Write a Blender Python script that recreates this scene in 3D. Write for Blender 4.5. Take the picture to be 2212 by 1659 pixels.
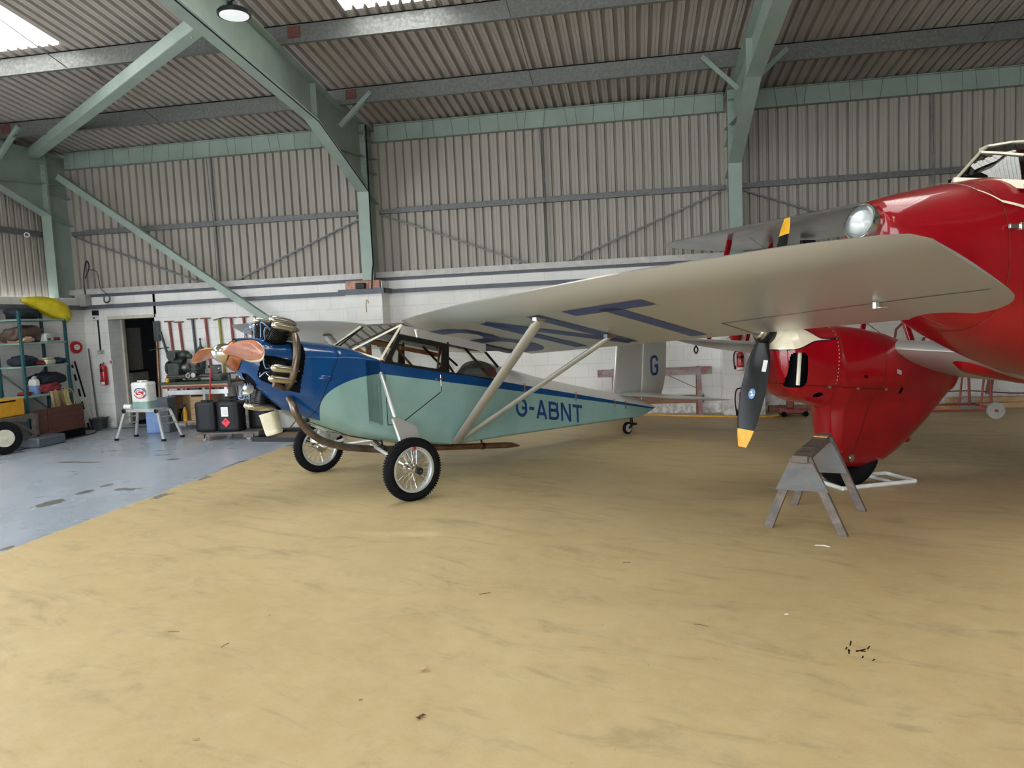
import bpy, math, random
from mathutils import Vector as V3, Matrix
sc = bpy.context.scene
for o in list(bpy.data.objects): bpy.data.objects.remove(o)
col = sc.collection
PI = math.pi
# ------------------------------------------------------------------ camera
Rr = ((0.98577033, 0.16191498, -0.0451708), (-0.03072001, -0.09066777, -0.99540727), (-0.16526688, 0.9826306, -0.08440357))
cam = bpy.data.objects.new('camera', bpy.data.cameras.new('camera'))
col.objects.link(cam)
cm = Matrix.Identity(4)
for i in range(3):
    cm[i][0] = Rr[0][i]; cm[i][1] = -Rr[1][i]; cm[i][2] = -Rr[2][i]
cm[0][3], cm[1][3], cm[2][3] = 0, 0, 1.65
cam.matrix_world = cm
cam.data.sensor_width = 36; cam.data.lens = 1600 / 2212 * 36
cam.data.clip_start = 0.05; cam.data.clip_end = 300
sc.camera = cam
# ------------------------------------------------------------------ world, sun, exposure
w = bpy.data.worlds.new('sky'); sc.world = w; w.use_nodes = True
wn = w.node_tree; wn.nodes.clear()
wo = wn.nodes.new('ShaderNodeOutputWorld'); wb = wn.nodes.new('ShaderNodeBackground')
wt = wn.nodes.new('ShaderNodeTexCoord'); ws = wn.nodes.new('ShaderNodeSeparateXYZ'); wr = wn.nodes.new('ShaderNodeValToRGB')
wn.links.new(wt.outputs['Generated'], ws.inputs[0]); wn.links.new(ws.outputs[2], wr.inputs[0])
wr.color_ramp.elements[0].color = (0.93, 0.97, 1.0, 1); wr.color_ramp.elements[1].color = (0.62, 0.80, 1.0, 1)
wn.links.new(wr.outputs[0], wb.inputs[0]); wb.inputs[1].default_value = 5.6
wn.links.new(wb.outputs[0], wo.inputs[0])
sun = bpy.data.objects.new('sun', bpy.data.lights.new('sun', 'SUN')); col.objects.link(sun)
sun.data.energy = 15.0; sun.data.angle = 0.02; sun.data.color = (1.0, 0.93, 0.8)
sun.rotation_euler = V3((0.10, -0.62, -1.0)).to_track_quat('-Z', 'Y').to_euler()
sc.view_settings.view_transform = 'Standard'; sc.view_settings.look = 'None'
sc.view_settings.exposure = 0.36; sc.view_settings.gamma = 1
try: sc.view_settings.use_curve_mapping = False
except Exception: pass
# ------------------------------------------------------------------ material graph helper
class E:
    def __init__(s, g, x): s.g = g; s.x = x
    def op(s, o, *a): return s.g.m(o, s, *a)
    def __add__(s, b): return s.op('ADD', b)
    __radd__ = __add__
    def __sub__(s, b): return s.op('SUBTRACT', b)
    def __rsub__(s, b): return s.g.m('SUBTRACT', b, s)
    def __mul__(s, b): return s.op('MULTIPLY', b)
    __rmul__ = __mul__
    def __truediv__(s, b): return s.op('DIVIDE', b)
    def __lt__(s, b): return s.op('LESS_THAN', b)
    def __gt__(s, b): return s.op('GREATER_THAN', b)
    def abs(s): return s.op('ABSOLUTE')
    def sqrt(s): return s.op('SQRT')
class G:
    def __init__(s, name, base=(0.5, 0.5, 0.5), rough=0.5, metal=0.0, coat=0.0, spec=None):
        s.mat = bpy.data.materials.new(name); s.mat.use_nodes = True
        s.nt = s.mat.node_tree; s.b = s.nt.nodes['Principled BSDF']
        s.set('Base Color', base); s.set('Roughness', rough); s.set('Metallic', metal); s.set('Coat Weight', coat)
        s.set('Coat Roughness', 0.03)
        if spec is not None: s.set('Specular IOR Level', spec)
        s.mat.diffuse_color = (*base[:3], 1) if isinstance(base, tuple) else (0.5, 0.5, 0.5, 1)
    def set(s, k, v):
        i = s.b.inputs[k]
        if isinstance(v, E): v = v.x
        if hasattr(v, 'is_output'): s.nt.links.new(v, i)
        elif isinstance(v, tuple): i.default_value = (*v[:3], 1)
        else: i.default_value = v
        return s
    def n(s, t): return s.nt.nodes.new(t)
    def pos(s):
        t = s.n('ShaderNodeTexCoord'); x = s.n('ShaderNodeSeparateXYZ')
        s.nt.links.new(t.outputs['Object'], x.inputs[0]); s.tc = t.outputs['Object']
        return [E(s, x.outputs[i]) for i in range(3)]
    def con(s, v, i):
        if isinstance(v, E): v = v.x
        if hasattr(v, 'is_output'): s.nt.links.new(v, i)
        elif isinstance(v, tuple): i.default_value = (*v[:3], 1) if len(i.default_value) == 4 else v[:3]
        else: i.default_value = v
    def m(s, o, *a):
        k = s.n('ShaderNodeMath'); k.operation = o
        for i, v in enumerate(a): s.con(v, k.inputs[i])
        return E(s, k.outputs[0])
    def vec(s, x, y, z):
        k = s.n('ShaderNodeCombineXYZ')
        for i, v in enumerate((x, y, z)): s.con(v, k.inputs[i])
        return k.outputs[0]
    def noise(s, vec, scale=5, detail=4, rough=0.55, dist=0.0):
        k = s.n('ShaderNodeTexNoise'); s.con(vec, k.inputs['Vector']); k.inputs['Scale'].default_value = scale
        k.inputs['Detail'].default_value = detail; k.inputs['Roughness'].default_value = rough; k.inputs['Distortion'].default_value = dist
        return E(s, k.outputs[0])
    def mix(s, f, a, b):
        k = s.n('ShaderNodeMix'); k.data_type = 'RGBA'; s.con(f, k.inputs[0]); s.con(a, k.inputs[6]); s.con(b, k.inputs[7])
        return E(s, k.outputs[2])
    def ss(s, v, a, b):
        k = s.n('ShaderNodeMapRange'); k.interpolation_type = 'SMOOTHSTEP'; s.con(v, k.inputs[0])
        k.inputs[1].default_value = a; k.inputs[2].default_value = b
        return E(s, k.outputs[0])
    def bump(s, h, strength=0.3, dist=0.01):
        k = s.n('ShaderNodeBump'); s.con(h, k.inputs['Height']); k.inputs['Strength'].default_value = strength; k.inputs['Distance'].default_value = dist
        s.nt.links.new(k.outputs[0], s.b.inputs['Normal']); return s
def simple(name, base, rough=0.5, metal=0.0, var=0.12, scale=9, bump=0.0, bscale=60, coat=0.0, dirt=None, dirtamt=0.5, spec=None):
    g = G(name, base, rough, metal, coat, spec)
    g.pos(); nz = g.noise(g.tc, scale, 5, 0.6)
    lo = tuple(c * (1 - var) for c in base); hi = tuple(min(1, c * (1 + var)) for c in base)
    c = g.mix(g.ss(nz, 0.3, 0.7), lo, hi)
    if dirt: c = g.mix(g.ss(g.noise(g.tc, scale * 0.6, 8, 0.7), 0.5, 0.75) * dirtamt, c, dirt)
    g.set('Base Color', c)
    if bump: g.bump(g.noise(g.tc, bscale, 4, 0.6), bump, 0.005)
    return g.mat
M = {}
M['steel_green'] = simple('green_steel_paint', (0.29, 0.365, 0.32), 0.45, 0, 0.08, 3, 0.05, 40, dirt=(0.20, 0.24, 0.20), dirtamt=0.35)
def galv():
    g = G('galvanised_steel', (0.22, 0.23, 0.22), 0.5, 0.55); g.pos()
    k = g.n('ShaderNodeTexVoronoi'); g.con(g.tc, k.inputs['Vector']); k.inputs['Scale'].default_value = 32
    nz = g.noise(g.tc, 22, 3, 0.6)
    c = g.mix(g.ss(nz, 0.35, 0.75), (0.17, 0.175, 0.17), (0.245, 0.25, 0.24)); g.set('Base Color', c)
    g.set('Roughness', E(g, k.outputs['Distance']) * 0.35 + 0.35); return g.mat
M['galv'] = galv()
M['girt'] = simple('dull_galvanised', (0.16, 0.165, 0.165), 0.55, 0.4, 0.2, 20)
def cladding(name, base):
    g = G(name, base, 0.5); x, y, z = g.pos()
    nz = g.noise(g.vec(x * 2.2, y * 2.2, z * 0.3), 1.0, 4, 0.6)
    c = g.mix(g.ss(nz, 0.3, 0.7), tuple(v * 0.93 for v in base), tuple(v * 1.05 for v in base))
    g.set('Base Color', c); return g.mat
M['clad'] = cladding('beige_grey_profiled_sheet', (0.37, 0.335, 0.295))
M['roofsheet'] = cladding('roof_profiled_sheet', (0.42, 0.38, 0.345))
M['flash'] = simple('sill_flashing', (0.46, 0.44, 0.43), 0.45, 0.1)
def blocks():
    g = G('white_painted_blockwork', (0.8, 0.8, 0.78), 0.62); x, y, z = g.pos()
    k = g.n('ShaderNodeTexBrick'); g.con(g.vec(x + y * 0.999, z + 0.02, 0.0), k.inputs['Vector'])
    k.inputs['Scale'].default_value = 1.0; k.inputs['Mortar Size'].default_value = 0.0042; k.inputs['Mortar Smooth'].default_value = 0.3
    k.inputs['Brick Width'].default_value = 0.45; k.inputs['Row Height'].default_value = 0.225; k.offset = 0.5
    mort = E(g, k.outputs['Fac'])
    nz = g.noise(g.tc, 2.2, 5, 0.6); sp = g.noise(g.tc, 28, 3, 0.6)
    c = g.mix(g.ss(nz, 0.25, 0.75), (0.76, 0.75, 0.73), (0.87, 0.86, 0.84))
    c = g.mix(mort * 0.45, c, (0.50, 0.49, 0.47))
    c = g.mix(g.ss(sp, 0.70, 0.74), c, (0.22, 0.2, 0.18))
    low = g.ss(z * -1.0, -0.34, -0.04) * g.ss(g.noise(g.tc, 12, 6, 0.7), 0.42, 0.6)
    c = g.mix(low * 0.75, c, (0.33, 0.30, 0.27)); g.set('Base Color', c)
    g.bump(g.noise(g.tc, 70, 3, 0.6) * 0.5 - mort * 1.5, 0.45, 0.008); return g.mat
M['blocks'] = blocks()
def floor_mat():
    g = G('painted_concrete_floor', (0.5, 0.4, 0.2), 0.5); x, y, z = g.pos()
    edge = x + g.noise(g.vec(x, y, 0.0), 1.4, 4, 0.6) * 0.12 + 5.0
    isb = g.ss(edge, 0.006, -0.006) if False else (edge < 0.04)
    big = g.noise(g.vec(x, y, 0.0), 0.55, 5, 0.6, 0.6)
    st = g.noise(g.vec(x * 0.9 - y * 0.35, y * 2.6 + x * 1.1, 0.0), 1.3, 8, 0.68, 1.2)
    fine = g.noise(g.vec(x, y, 0.0), 7, 8, 0.7)
    ye = g.mix(g.ss(big, 0.3, 0.7), (0.455, 0.33, 0.155), (0.53, 0.395, 0.20))
    ye = g.mix(g.ss(st, 0.50, 0.72) * 0.62, ye, (0.29, 0.225, 0.125))
    ye = g.mix(g.ss(g.noise(g.vec(x * 0.7 - y * 0.5, y * 3.6 + x * 2.0, 7.0), 2.4, 9, 0.74, 0.4), 0.54, 0.70) * 0.5, ye, (0.33, 0.26, 0.155))
    ye = g.mix(g.ss(g.noise(g.vec(x, y, 2.0), 90, 3, 0.6), 0.45, 0.7) * 0.14, ye, (0.25, 0.19, 0.11))
    ye = g.mix(g.ss(fine, 0.35, 0.75) * 0.30, ye, (0.62, 0.51, 0.30))
    ye = g.mix(g.ss(g.noise(g.vec(x * 0.6 + y * 0.2, y * 1.7, 0.0), 0.8, 7, 0.7, 0.5), 0.57, 0.72) * 0.55, ye, (0.265, 0.215, 0.14))
    # tyre tracks
    tk = (y + x * 0.12 + g.noise(g.vec(x, y, 0.0), 0.35, 2, 0.5) * 0.9 - 4.75).abs()
    tr = g.ss(tk, 0.10, 0.05) if False else ((tk < 0.085) * g.ss(g.m('SINE', (x * 70 + y * 30)), -0.2, 0.6))
    ye = g.mix(tr * 0.3 * g.ss(g.noise(g.vec(x, y, 0.0), 1.6, 3, 0.6), 0.45, 0.65) * 0.4, ye, (0.30, 0.24, 0.15))
    ye = g.mix(g.ss(x, -2.0, 3.5) * g.ss(y, 4.4, 7.5) * g.ss(fine, 0.3, 0.8) * 0.7, ye, (0.29, 0.235, 0.155))
    st2 = g.noise(g.vec(x * 1.6 + y * 0.9, y * 0.5 - x * 0.25, 4.0), 1.1, 7, 0.62, 0.25)
    bl = g.mix(g.ss(st2, 0.3, 0.72), (0.30, 0.335, 0.395), (0.37, 0.405, 0.465))
    bl = g.mix(g.ss(fine, 0.45, 0.8) * 0.3, bl, (0.50, 0.54, 0.58))
    chip = g.noise(g.vec(x * 0.75, y * 1.5, 3.0), 1.55, 4, 0.55, 0.4)
    bl = g.mix(g.ss(chip, 0.715, 0.725), bl, (0.17, 0.165, 0.15))
    chip2 = g.noise(g.vec(x * 1.2, y * 0.7, 9.0), 2.4, 3, 0.5)
    near = g.ss((x + 4.95).abs(), 0.22, 0.02) if False else ((x + 4.97).abs() < 0.14)
    c = g.mix(isb, ye, bl)
    c = g.mix(near * g.ss(chip2, 0.60, 0.62), c, (0.19, 0.175, 0.15))
    for (cx, cy, rx, ry) in ((-5.98, 6.62, .10, .17), (-5.98, 7.1, .07, .12), (-5.97, 7.42, .05, .09), (-7.7, 8.9, .16, .06), (-7.35, 8.86, .2, .04), (-8.9, 8.2, .1, .05), (-6.6, 9.35, .12, .05), (-6.2, 9.0, .1, .06)):
        d = ((x - cx) * (x - cx)) / (rx * rx) + ((y - cy) * (y - cy)) / (ry * ry) + (fine - 0.5) * 1.6
        c = g.mix(d < 1.0, c, (0.16, 0.15, 0.135))
    sp = g.noise(g.vec(x, y, 0.0), 38, 2, 0.5)
    c = g.mix(g.ss(sp, 0.735, 0.76) * 0.6, c, (0.2, 0.16, 0.1))
    g.set('Base Color', c)
    g.set('Roughness', g.mix(isb, g.ss(st, 0.2, 0.8) * 0.22 + 0.42, g.ss(big, 0.25, 0.8) * 0.12 + 0.24))
    g.bump(fine * 0.6 + sp * 0.4, 0.12, 0.006); return g.mat
M['floor'] = floor_mat()
M['black'] = simple('black_plastic', (0.010, 0.011, 0.012), 0.26, 0, 0.2, 10, spec=0.25)
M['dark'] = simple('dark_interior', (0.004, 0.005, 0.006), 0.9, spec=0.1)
M['rubber'] = simple('tyre_rubber', (0.007, 0.007, 0.008), 0.8, 0, 0.2, 14, 0.2, 80, spec=0.15)
M['chrome'] = simple('polished_metal', (0.62, 0.60, 0.55), 0.16, 1.0, 0.08, 6)
M['alloy'] = simple('dull_aluminium', (0.60, 0.61, 0.61), 0.34, 0.55, 0.1, 6)
M['nickel'] = simple('nickel_rocker_box', (0.60, 0.56, 0.47), 0.22, 0.95, 0.12, 10, 0.1, 30)
M['exhaust'] = simple('heat_browned_steel', (0.165, 0.13, 0.105), 0.33, 0.8, 0.3, 7)
M['exhaust2'] = simple('rusty_tail_pipe', (0.22, 0.115, 0.065), 0.42, 0.7, 0.3, 9)
M['finblack'] = simple('black_engine_enamel', (0.014, 0.014, 0.013), 0.35, 0.2, 0.3, 20)
M['cable'] = simple('blue_grey_cable', (0.20, 0.30, 0.48), 0.5)
M['white_lbl'] = simple('white_label', (0.78, 0.78, 0.76), 0.5)
M['white'] = simple('white_plastic', (0.72, 0.72, 0.68), 0.4)
M['cream'] = simple('cream_paint', (0.78, 0.74, 0.58), 0.3, 0, 0.06)
M['letterblue'] = simple('registration_blue', (0.012, 0.055, 0.19), 0.35, 0, 0.08)
M['underblue'] = simple('underwing_blue', (0.035, 0.062, 0.20), 0.42, 0, 0.08)
M['redext'] = simple('red_enamel', (0.50, 0.012, 0.018), 0.3, 0, 0.08, coat=0.4)
M['oldred'] = simple('faded_red_paint', (0.26, 0.055, 0.05), 0.5, 0, 0.2, 12, dirt=(0.13, 0.08, 0.06))
M['yellow'] = simple('yellow_paint', (0.80, 0.42, 0.02), 0.4)
M['yellowbag'] = simple('yellow_pvc_fabric', (0.52, 0.42, 0.012), 0.42, 0, 0.15, 8, 0.5, 14)
M['rack'] = simple('dark_teal_rack_paint', (0.014, 0.075, 0.085), 0.45)
M['rackshelf'] = simple('pale_green_shelf', (0.22, 0.32, 0.29), 0.5)
M['machine'] = simple('machine_grey_green', (0.045, 0.055, 0.05), 0.38, 0.3, 0.25, 12)
M['machbright'] = simple('worn_machine_steel', (0.30, 0.30, 0.29), 0.3, 0.9, 0.3, 15)
M['bench'] = simple('green_bench_top', (0.035, 0.06, 0.04), 0.5)
M['lightwood'] = simple('pale_plywood', (0.50, 0.33, 0.18), 0.55)
M['brownply'] = None
def wood(name, a, b, sx=1.2, sy=14, sz=14, rough=0.55, coat=0.0, dirt=None):
    g = G(name, a, rough, 0, coat); x, y, z = g.pos()
    nz = g.noise(g.vec(x * sx, y * sy, z * sz), 1.0, 6, 0.65, 0.8)
    c = g.mix(g.ss(nz, 0.3, 0.7), a, b)
    if dirt: c = g.mix(g.ss(g.noise(g.tc, 7, 6, 0.7), 0.45, 0.62) * 0.8, c, dirt)
    g.set('Base Color', c); g.bump(nz, 0.1 if coat else 0.35, 0.004); return g.mat
M['brownply'] = wood('dark_red_plywood', (0.075, 0.025, 0.018), (0.13, 0.05, 0.035), 3, 3, 22)
M['prop'] = wood('laminated_mahogany', (0.30, 0.075, 0.022), (0.47, 0.145, 0.045), 14, 2.5, 30, 0.2, 1.0)
M['propedge'] = simple('ash_lamination', (0.78, 0.58, 0.18), 0.25, 0, 0.05, coat=1.0)
M['nosebowl'] = simple('bronze_nose_bowl', (0.36, 0.13, 0.06), 0.25, 0.75, 0.25, 14)
M['oldwood'] = wood('weathered_grey_wood', (0.095, 0.075, 0.062), (0.19, 0.145, 0.115), 5, 5, 16, dirt=(0.085, 0.082, 0.08))
M['bluewood'] = wood('blue_grey_painted_plywood', (0.075, 0.088, 0.092), (0.135, 0.14, 0.14), 4, 4, 9, dirt=(0.15, 0.115, 0.095))
M['cartwood'] = wood('grimy_timber', (0.085, 0.07, 0.06), (0.15, 0.125, 0.11), 8, 8, 8)
M['fencewood'] = wood('brown_timber', (0.20, 0.085, 0.045), (0.30, 0.15, 0.09), 3, 14, 14)
M['greywood'] = wood('paint_smeared_board', (0.24, 0.21, 0.20), (0.36, 0.31, 0.30), 2, 14, 14, dirt=(0.30, 0.09, 0.08))
M['blueplastic'] = simple('pale_blue_plastic', (0.17, 0.28, 0.52), 0.45)
M['greyplastic'] = simple('slate_plastic', (0.085, 0.10, 0.115), 0.45)
M['jerry'] = simple('black_jerrycan_plastic', (0.009, 0.010, 0.012), 0.42, 0, 0.15, 5, spec=0.25)
M['redlabel'] = simple('red_hazard_label', (0.72, 0.025, 0.045), 0.4)
M['rustcleat'] = simple('rust_primer', (0.15, 0.055, 0.045), 0.6, 0, 0.2, 30)
M['pinkbrick'] = simple('bare_pink_brick', (0.50, 0.27, 0.21), 0.8, 0, 0.4, 40, 0.8, 60)
M['boxgrey'] = simple('putty_grey_box', (0.36, 0.35, 0.32), 0.5)
M['tan'] = simple('tan_cloth', (0.33, 0.24, 0.12), 0.85, 0, 0.2, 8, 0.5, 20)
M['brownleather'] = simple('brown_leather', (0.075, 0.045, 0.035), 0.5, 0, 0.2, 8, 0.2, 30)
M['peach'] = simple('peach_cloth', (0.42, 0.27, 0.17), 0.8)
M['navycloth'] = simple('navy_cloth', (0.012, 0.018, 0.03), 0.85, 0, 0.3, 12, 0.4, 20)
M['maroon'] = simple('dull_red_cloth', (0.20, 0.02, 0.03), 0.8, 0, 0.2, 12, 0.4, 20)
M['rope'] = simple('yellow_rope', (0.42, 0.31, 0.10), 0.8)
M['bluerope'] = simple('blue_cord', (0.06, 0.20, 0.36), 0.6)
M['hose'] = simple('orange_hose', (0.70, 0.36, 0.04), 0.45)
M['beige'] = simple('beige_metal_cabinet', (0.25, 0.235, 0.205), 0.5)
M['navydoor'] = simple('dark_navy_door', (0.006, 0.012, 0.022), 0.5)
M['jamb'] = simple('cream_door_frame', (0.62, 0.57, 0.47), 0.55, 0, 0.1, 5, dirt=(0.28, 0.24, 0.19))
M['rail'] = simple('slate_grey_trunking', (0.10, 0.115, 0.135), 0.5)
M['zinc'] = simple('dull_zinc', (0.075, 0.085, 0.09), 0.45, 0.5, 0.2)
M['genyellow'] = simple('orange_yellow_enamel', (0.62, 0.30, 0.01), 0.35, 0, 0.1)
M['offwheel'] = simple('off_white_wheel_paint', (0.55, 0.52, 0.42), 0.5)
M['mustard'] = simple('mustard_paint', (0.30, 0.26, 0.03), 0.45)
M['leaf'] = simple('dry_leaf', (0.42, 0.29, 0.14), 0.8, 0, 0.35, 60)
M['rafterapron'] = simple('outdoor_concrete_apron', (0.42, 0.42, 0.40), 0.8)
M['cabgreen'] = simple('olive_headlining', (0.045, 0.06, 0.035), 0.7)
M['cabwood'] = simple('varnished_cabin_wood', (0.27, 0.10, 0.03), 0.4)
M['cabred'] = simple('red_cabin_tubing', (0.33, 0.02, 0.03), 0.4)
M['greyfabric'] = simple('slate_grey_cover', (0.09, 0.095, 0.10), 0.6)
M['deck'] = simple('silver_grey_dope', (0.50, 0.495, 0.47), 0.35, 0.35, 0.05, 4)
M['canvas'] = simple('cream_container', (0.66, 0.62, 0.47), 0.5, 0, 0.06)
def glass(name, tint=(1, 1, 1), rough=0.0, refl=0.12):
    m = bpy.data.materials.new(name); m.use_nodes = True; nt = m.node_tree; nt.nodes.clear()
    o = nt.nodes.new('ShaderNodeOutputMaterial'); t = nt.nodes.new('ShaderNodeBsdfTransparent'); gl = nt.nodes.new('ShaderNodeBsdfGlossy')
    mx = nt.nodes.new('ShaderNodeMixShader'); fr = nt.nodes.new('ShaderNodeFresnel'); fr.inputs[0].default_value = 1.5
    t.inputs[0].default_value = (*tint, 1); gl.inputs[1].default_value = rough
    nt.links.new(fr.outputs[0], mx.inputs[0]); nt.links.new(t.outputs[0], mx.inputs[1]); nt.links.new(gl.outputs[0], mx.inputs[2]); nt.links.new(mx.outputs[0], o.inputs[0])
    return m
M['glass'] = glass('clear_perspex', (0.86, 0.88, 0.86)); M['darkglass'] = glass('tinted_perspex', (0.22, 0.24, 0.23))
def translucent(name, c=(0.9, 0.9, 0.85), emit=0):
    m = bpy.data.materials.new(name); m.use_nodes = True; nt = m.node_tree; nt.nodes.clear()
    o = nt.nodes.new('ShaderNodeOutputMaterial'); t = nt.nodes.new('ShaderNodeBsdfTranslucent'); d = nt.nodes.new('ShaderNodeBsdfDiffuse')
    mx = nt.nodes.new('ShaderNodeMixShader'); mx.inputs[0].default_value = 0.25
    t.inputs[0].default_value = (*c, 1); d.inputs[0].default_value = (*c, 1)
    nt.links.new(t.outputs[0], mx.inputs[1]); nt.links.new(d.outputs[0], mx.inputs[2]); nt.links.new(mx.outputs[0], o.inputs[0])
    return m
M['skylight'] = translucent('translucent_grp_sheet', (0.92, 0.90, 0.84)); M['lens'] = simple('lamp_diffuser', (0.9, 0.92, 0.95), 0.3, 0, 0.03); M['lens'].node_tree.nodes['Principled BSDF'].inputs['Emission Color'].default_value = (0.9, 0.95, 1, 1); M['lens'].node_tree.nodes['Principled BSDF'].inputs['Emission Strength'].default_value = 0.35
def silver():
    g = G('aluminium_dope_fabric', (0.60, 0.60, 0.58), 0.34, 0.58); x, y, z = g.pos()
    nz = g.noise(g.tc, 1.1, 0, 0.4); g.set('Base Color', g.mix(nz, (0.53, 0.53, 0.51), (0.59, 0.59, 0.57)))
    rib = g.m('PINGPONG', y, 0.17) 
    g.bump(g.ss(rib, 0.0, 0.02), 0.12, 0.006)
    g.set('Roughness', g.ss(nz, 0.2, 0.8) * 0.04 + 0.31); return g.mat
M['silver'] = silver(); M['reflector'] = simple('silvered_reflector', (0.88, 0.90, 0.94), 0.25, 0.3, 0.05, 20)
M['silverstrut'] = simple('silver_strut_paint', (0.50, 0.50, 0.47), 0.36, 0.45, 0.04, 3)
M['rootsilver_lit'] = simple('silver_wing_paint_lit', (0.60, 0.60, 0.59), 0.28, 0.6, 0.04, 2)  # same wing silver, lightened so the root carries its highlight in the colour
M['redsilver'] = simple('silver_wing_paint', (0.42, 0.42, 0.41), 0.30, 0.65, 0.12, 2)
def fus():
    g = G('blue_and_duck_egg_fuselage_paint', (0.01, 0.07, 0.22), 0.25, 0, 0.9, 0.2); x, y, z = g.pos()
    cen = (0.10 - x) / 0.64
    q = g.m('MAXIMUM', 1.0 - g.m('MAXIMUM', cen, 0.0) * g.m('MAXIMUM', cen, 0.0), 0.0).sqrt()
    up = 0.91 + q * 0.275 - g.m('MAXIMUM', x - 0.1, 0.0) * 0.192
    lo = 0.91 - q * 0.42 - g.ss(x, -0.05, 0.25) * 0.6
    inside = (z < up) * (z > lo) * (cen < 1.0)
    ay = y.abs()
    hwb = g.m('MINIMUM', (x + 1.17) * 0.1 + 0.26, 0.40) 
    under = (z < (0.585 - x * 0.37)) * (x > -0.68) * (x < 0.3)
    teal = g.m('MAXIMUM', inside, under)
    nz = g.noise(g.tc, 3, 4, 0.6)
    blue = g.mix(g.ss(nz, 0.3, 0.7), (0.002, 0.045, 0.165), (0.003, 0.058, 0.20))
    tl = g.mix(g.ss(nz, 0.3, 0.7), (0.215, 0.36, 0.335), (0.26, 0.41, 0.38))
    c = g.mix(teal, blue, tl)
    seam = (x + 0.29 + (1.49 - z) * 0.46).abs() < 0.0045
    door1 = ((x - 0.145).abs() < 0.004) * (z < 1.2) * (z > 0.66) * (y < -0.3)
    dl = ((z - 0.66).abs() < 0.004) * (x > 0.145) * (x < 0.30) * (y < -0.3)
    dd = ((z - 0.66 - (x - 0.30) * 0.55).abs() < 0.006) * (x > 0.30) * (x < 0.80) * (y < -0.3)
    de = ((x - 0.81).abs() < 0.004) * (z > 0.935) * (z < 1.15) * (y < -0.3)
    ln = g.m('MAXIMUM', g.m('MAXIMUM', seam, door1), g.m('MAXIMUM', dl, g.m('MAXIMUM', dd, de)))
    c = g.mix(ln, c, (0.012, 0.015, 0.015))
    # deck aft is silver dope
    dk = (x > 1.60) * (z > 1.325 - x * 0.2145 + 0.004)
    c = g.mix(dk, c, (0.56, 0.55, 0.52)); g.set('Base Color', c)
    aft = g.ss(x, 0.9, 1.6)
    g.set('Coat Weight', 0.75 - aft * 0.5); g.set('Roughness', aft * 0.2 + 0.22)
    g.bump(g.noise(g.vec(x * 2, y * 2, z * 2), 1.6, 2, 0.5), 0.08, 0.05); return g.mat
M['fus'] = fus()
def redp(name='dragonfly_red'):
    g = G(name, (0.48, 0.006, 0.014), 0.3, 0, 0.8, 0.15); g.pos(); nz = g.noise(g.tc, 2.5, 4, 0.6)
    g.set('Base Color', g.mix(g.ss(nz, 0.3, 0.7), (0.24, 0.002, 0.007), (0.31, 0.003, 0.009)))
    g.bump(g.noise(g.tc, 1.3, 2, 0.5), 0.06, 0.05); return g.mat
M['red'] = redp('gloss_red_aircraft_paint')
def nac():
    g = G('nacelle_red_with_cream_flash', (0.48, 0.006, 0.014), 0.3, 0, 0.8, 0.15); x, y, z = g.pos()
    edge = 1.45 - (x + 0.62).abs() * 0.0 - g.ss(x, -0.62, -0.95) * 0.0
    t = g.ss(x, -0.95, -0.45)
    lo = 1.31 + g.ss(x, -0.94, -0.70) * 0.055 + t * 0.012; hi = 1.53 - g.ss(x, -0.86, -0.62) * 0.13 - t * 0.025
    crm = (z > lo) * (z < hi) * (x < -0.42)
    ol = (z > lo - 0.01) * (z < hi + 0.01) * (x < -0.40)
    red = g.mix(g.ss(g.noise(g.tc, 3, 3, 0.5), 0.3, 0.7), (0.24, 0.002, 0.007), (0.31, 0.003, 0.009))
    c = g.mix(ol, red, (0.01, 0.01, 0.01)); c = g.mix(crm, c, (0.72, 0.66, 0.50))
    l1 = ((z - 1.0 + (x + 0.8) * 0.115).abs() < 0.003) * (x < 0.12)
    l2 = ((x - 0.06 - (z - 0.95) * 0.34).abs() < 0.0028) * (z > 0.72) + ((x + 0.02 + (0.72 - z) * 0.35).abs() < 0.0035) * (z < 0.72)
    c = g.mix(g.m('MAXIMUM', l1, g.m('MINIMUM', l2, 1.0)), c, (0.03, 0.004, 0.005))
    rv = ((x + 0.50 - (z - 1.0) * 0.12).abs() < 0.005) * (g.m('PINGPONG', z, 0.016) < 0.0045) * (z > 0.95)
    c = g.mix(rv, c, (0.75, 0.6, 0.6)); g.set('Base Color', c); return g.mat
M['nacelle'] = nac()
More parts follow.
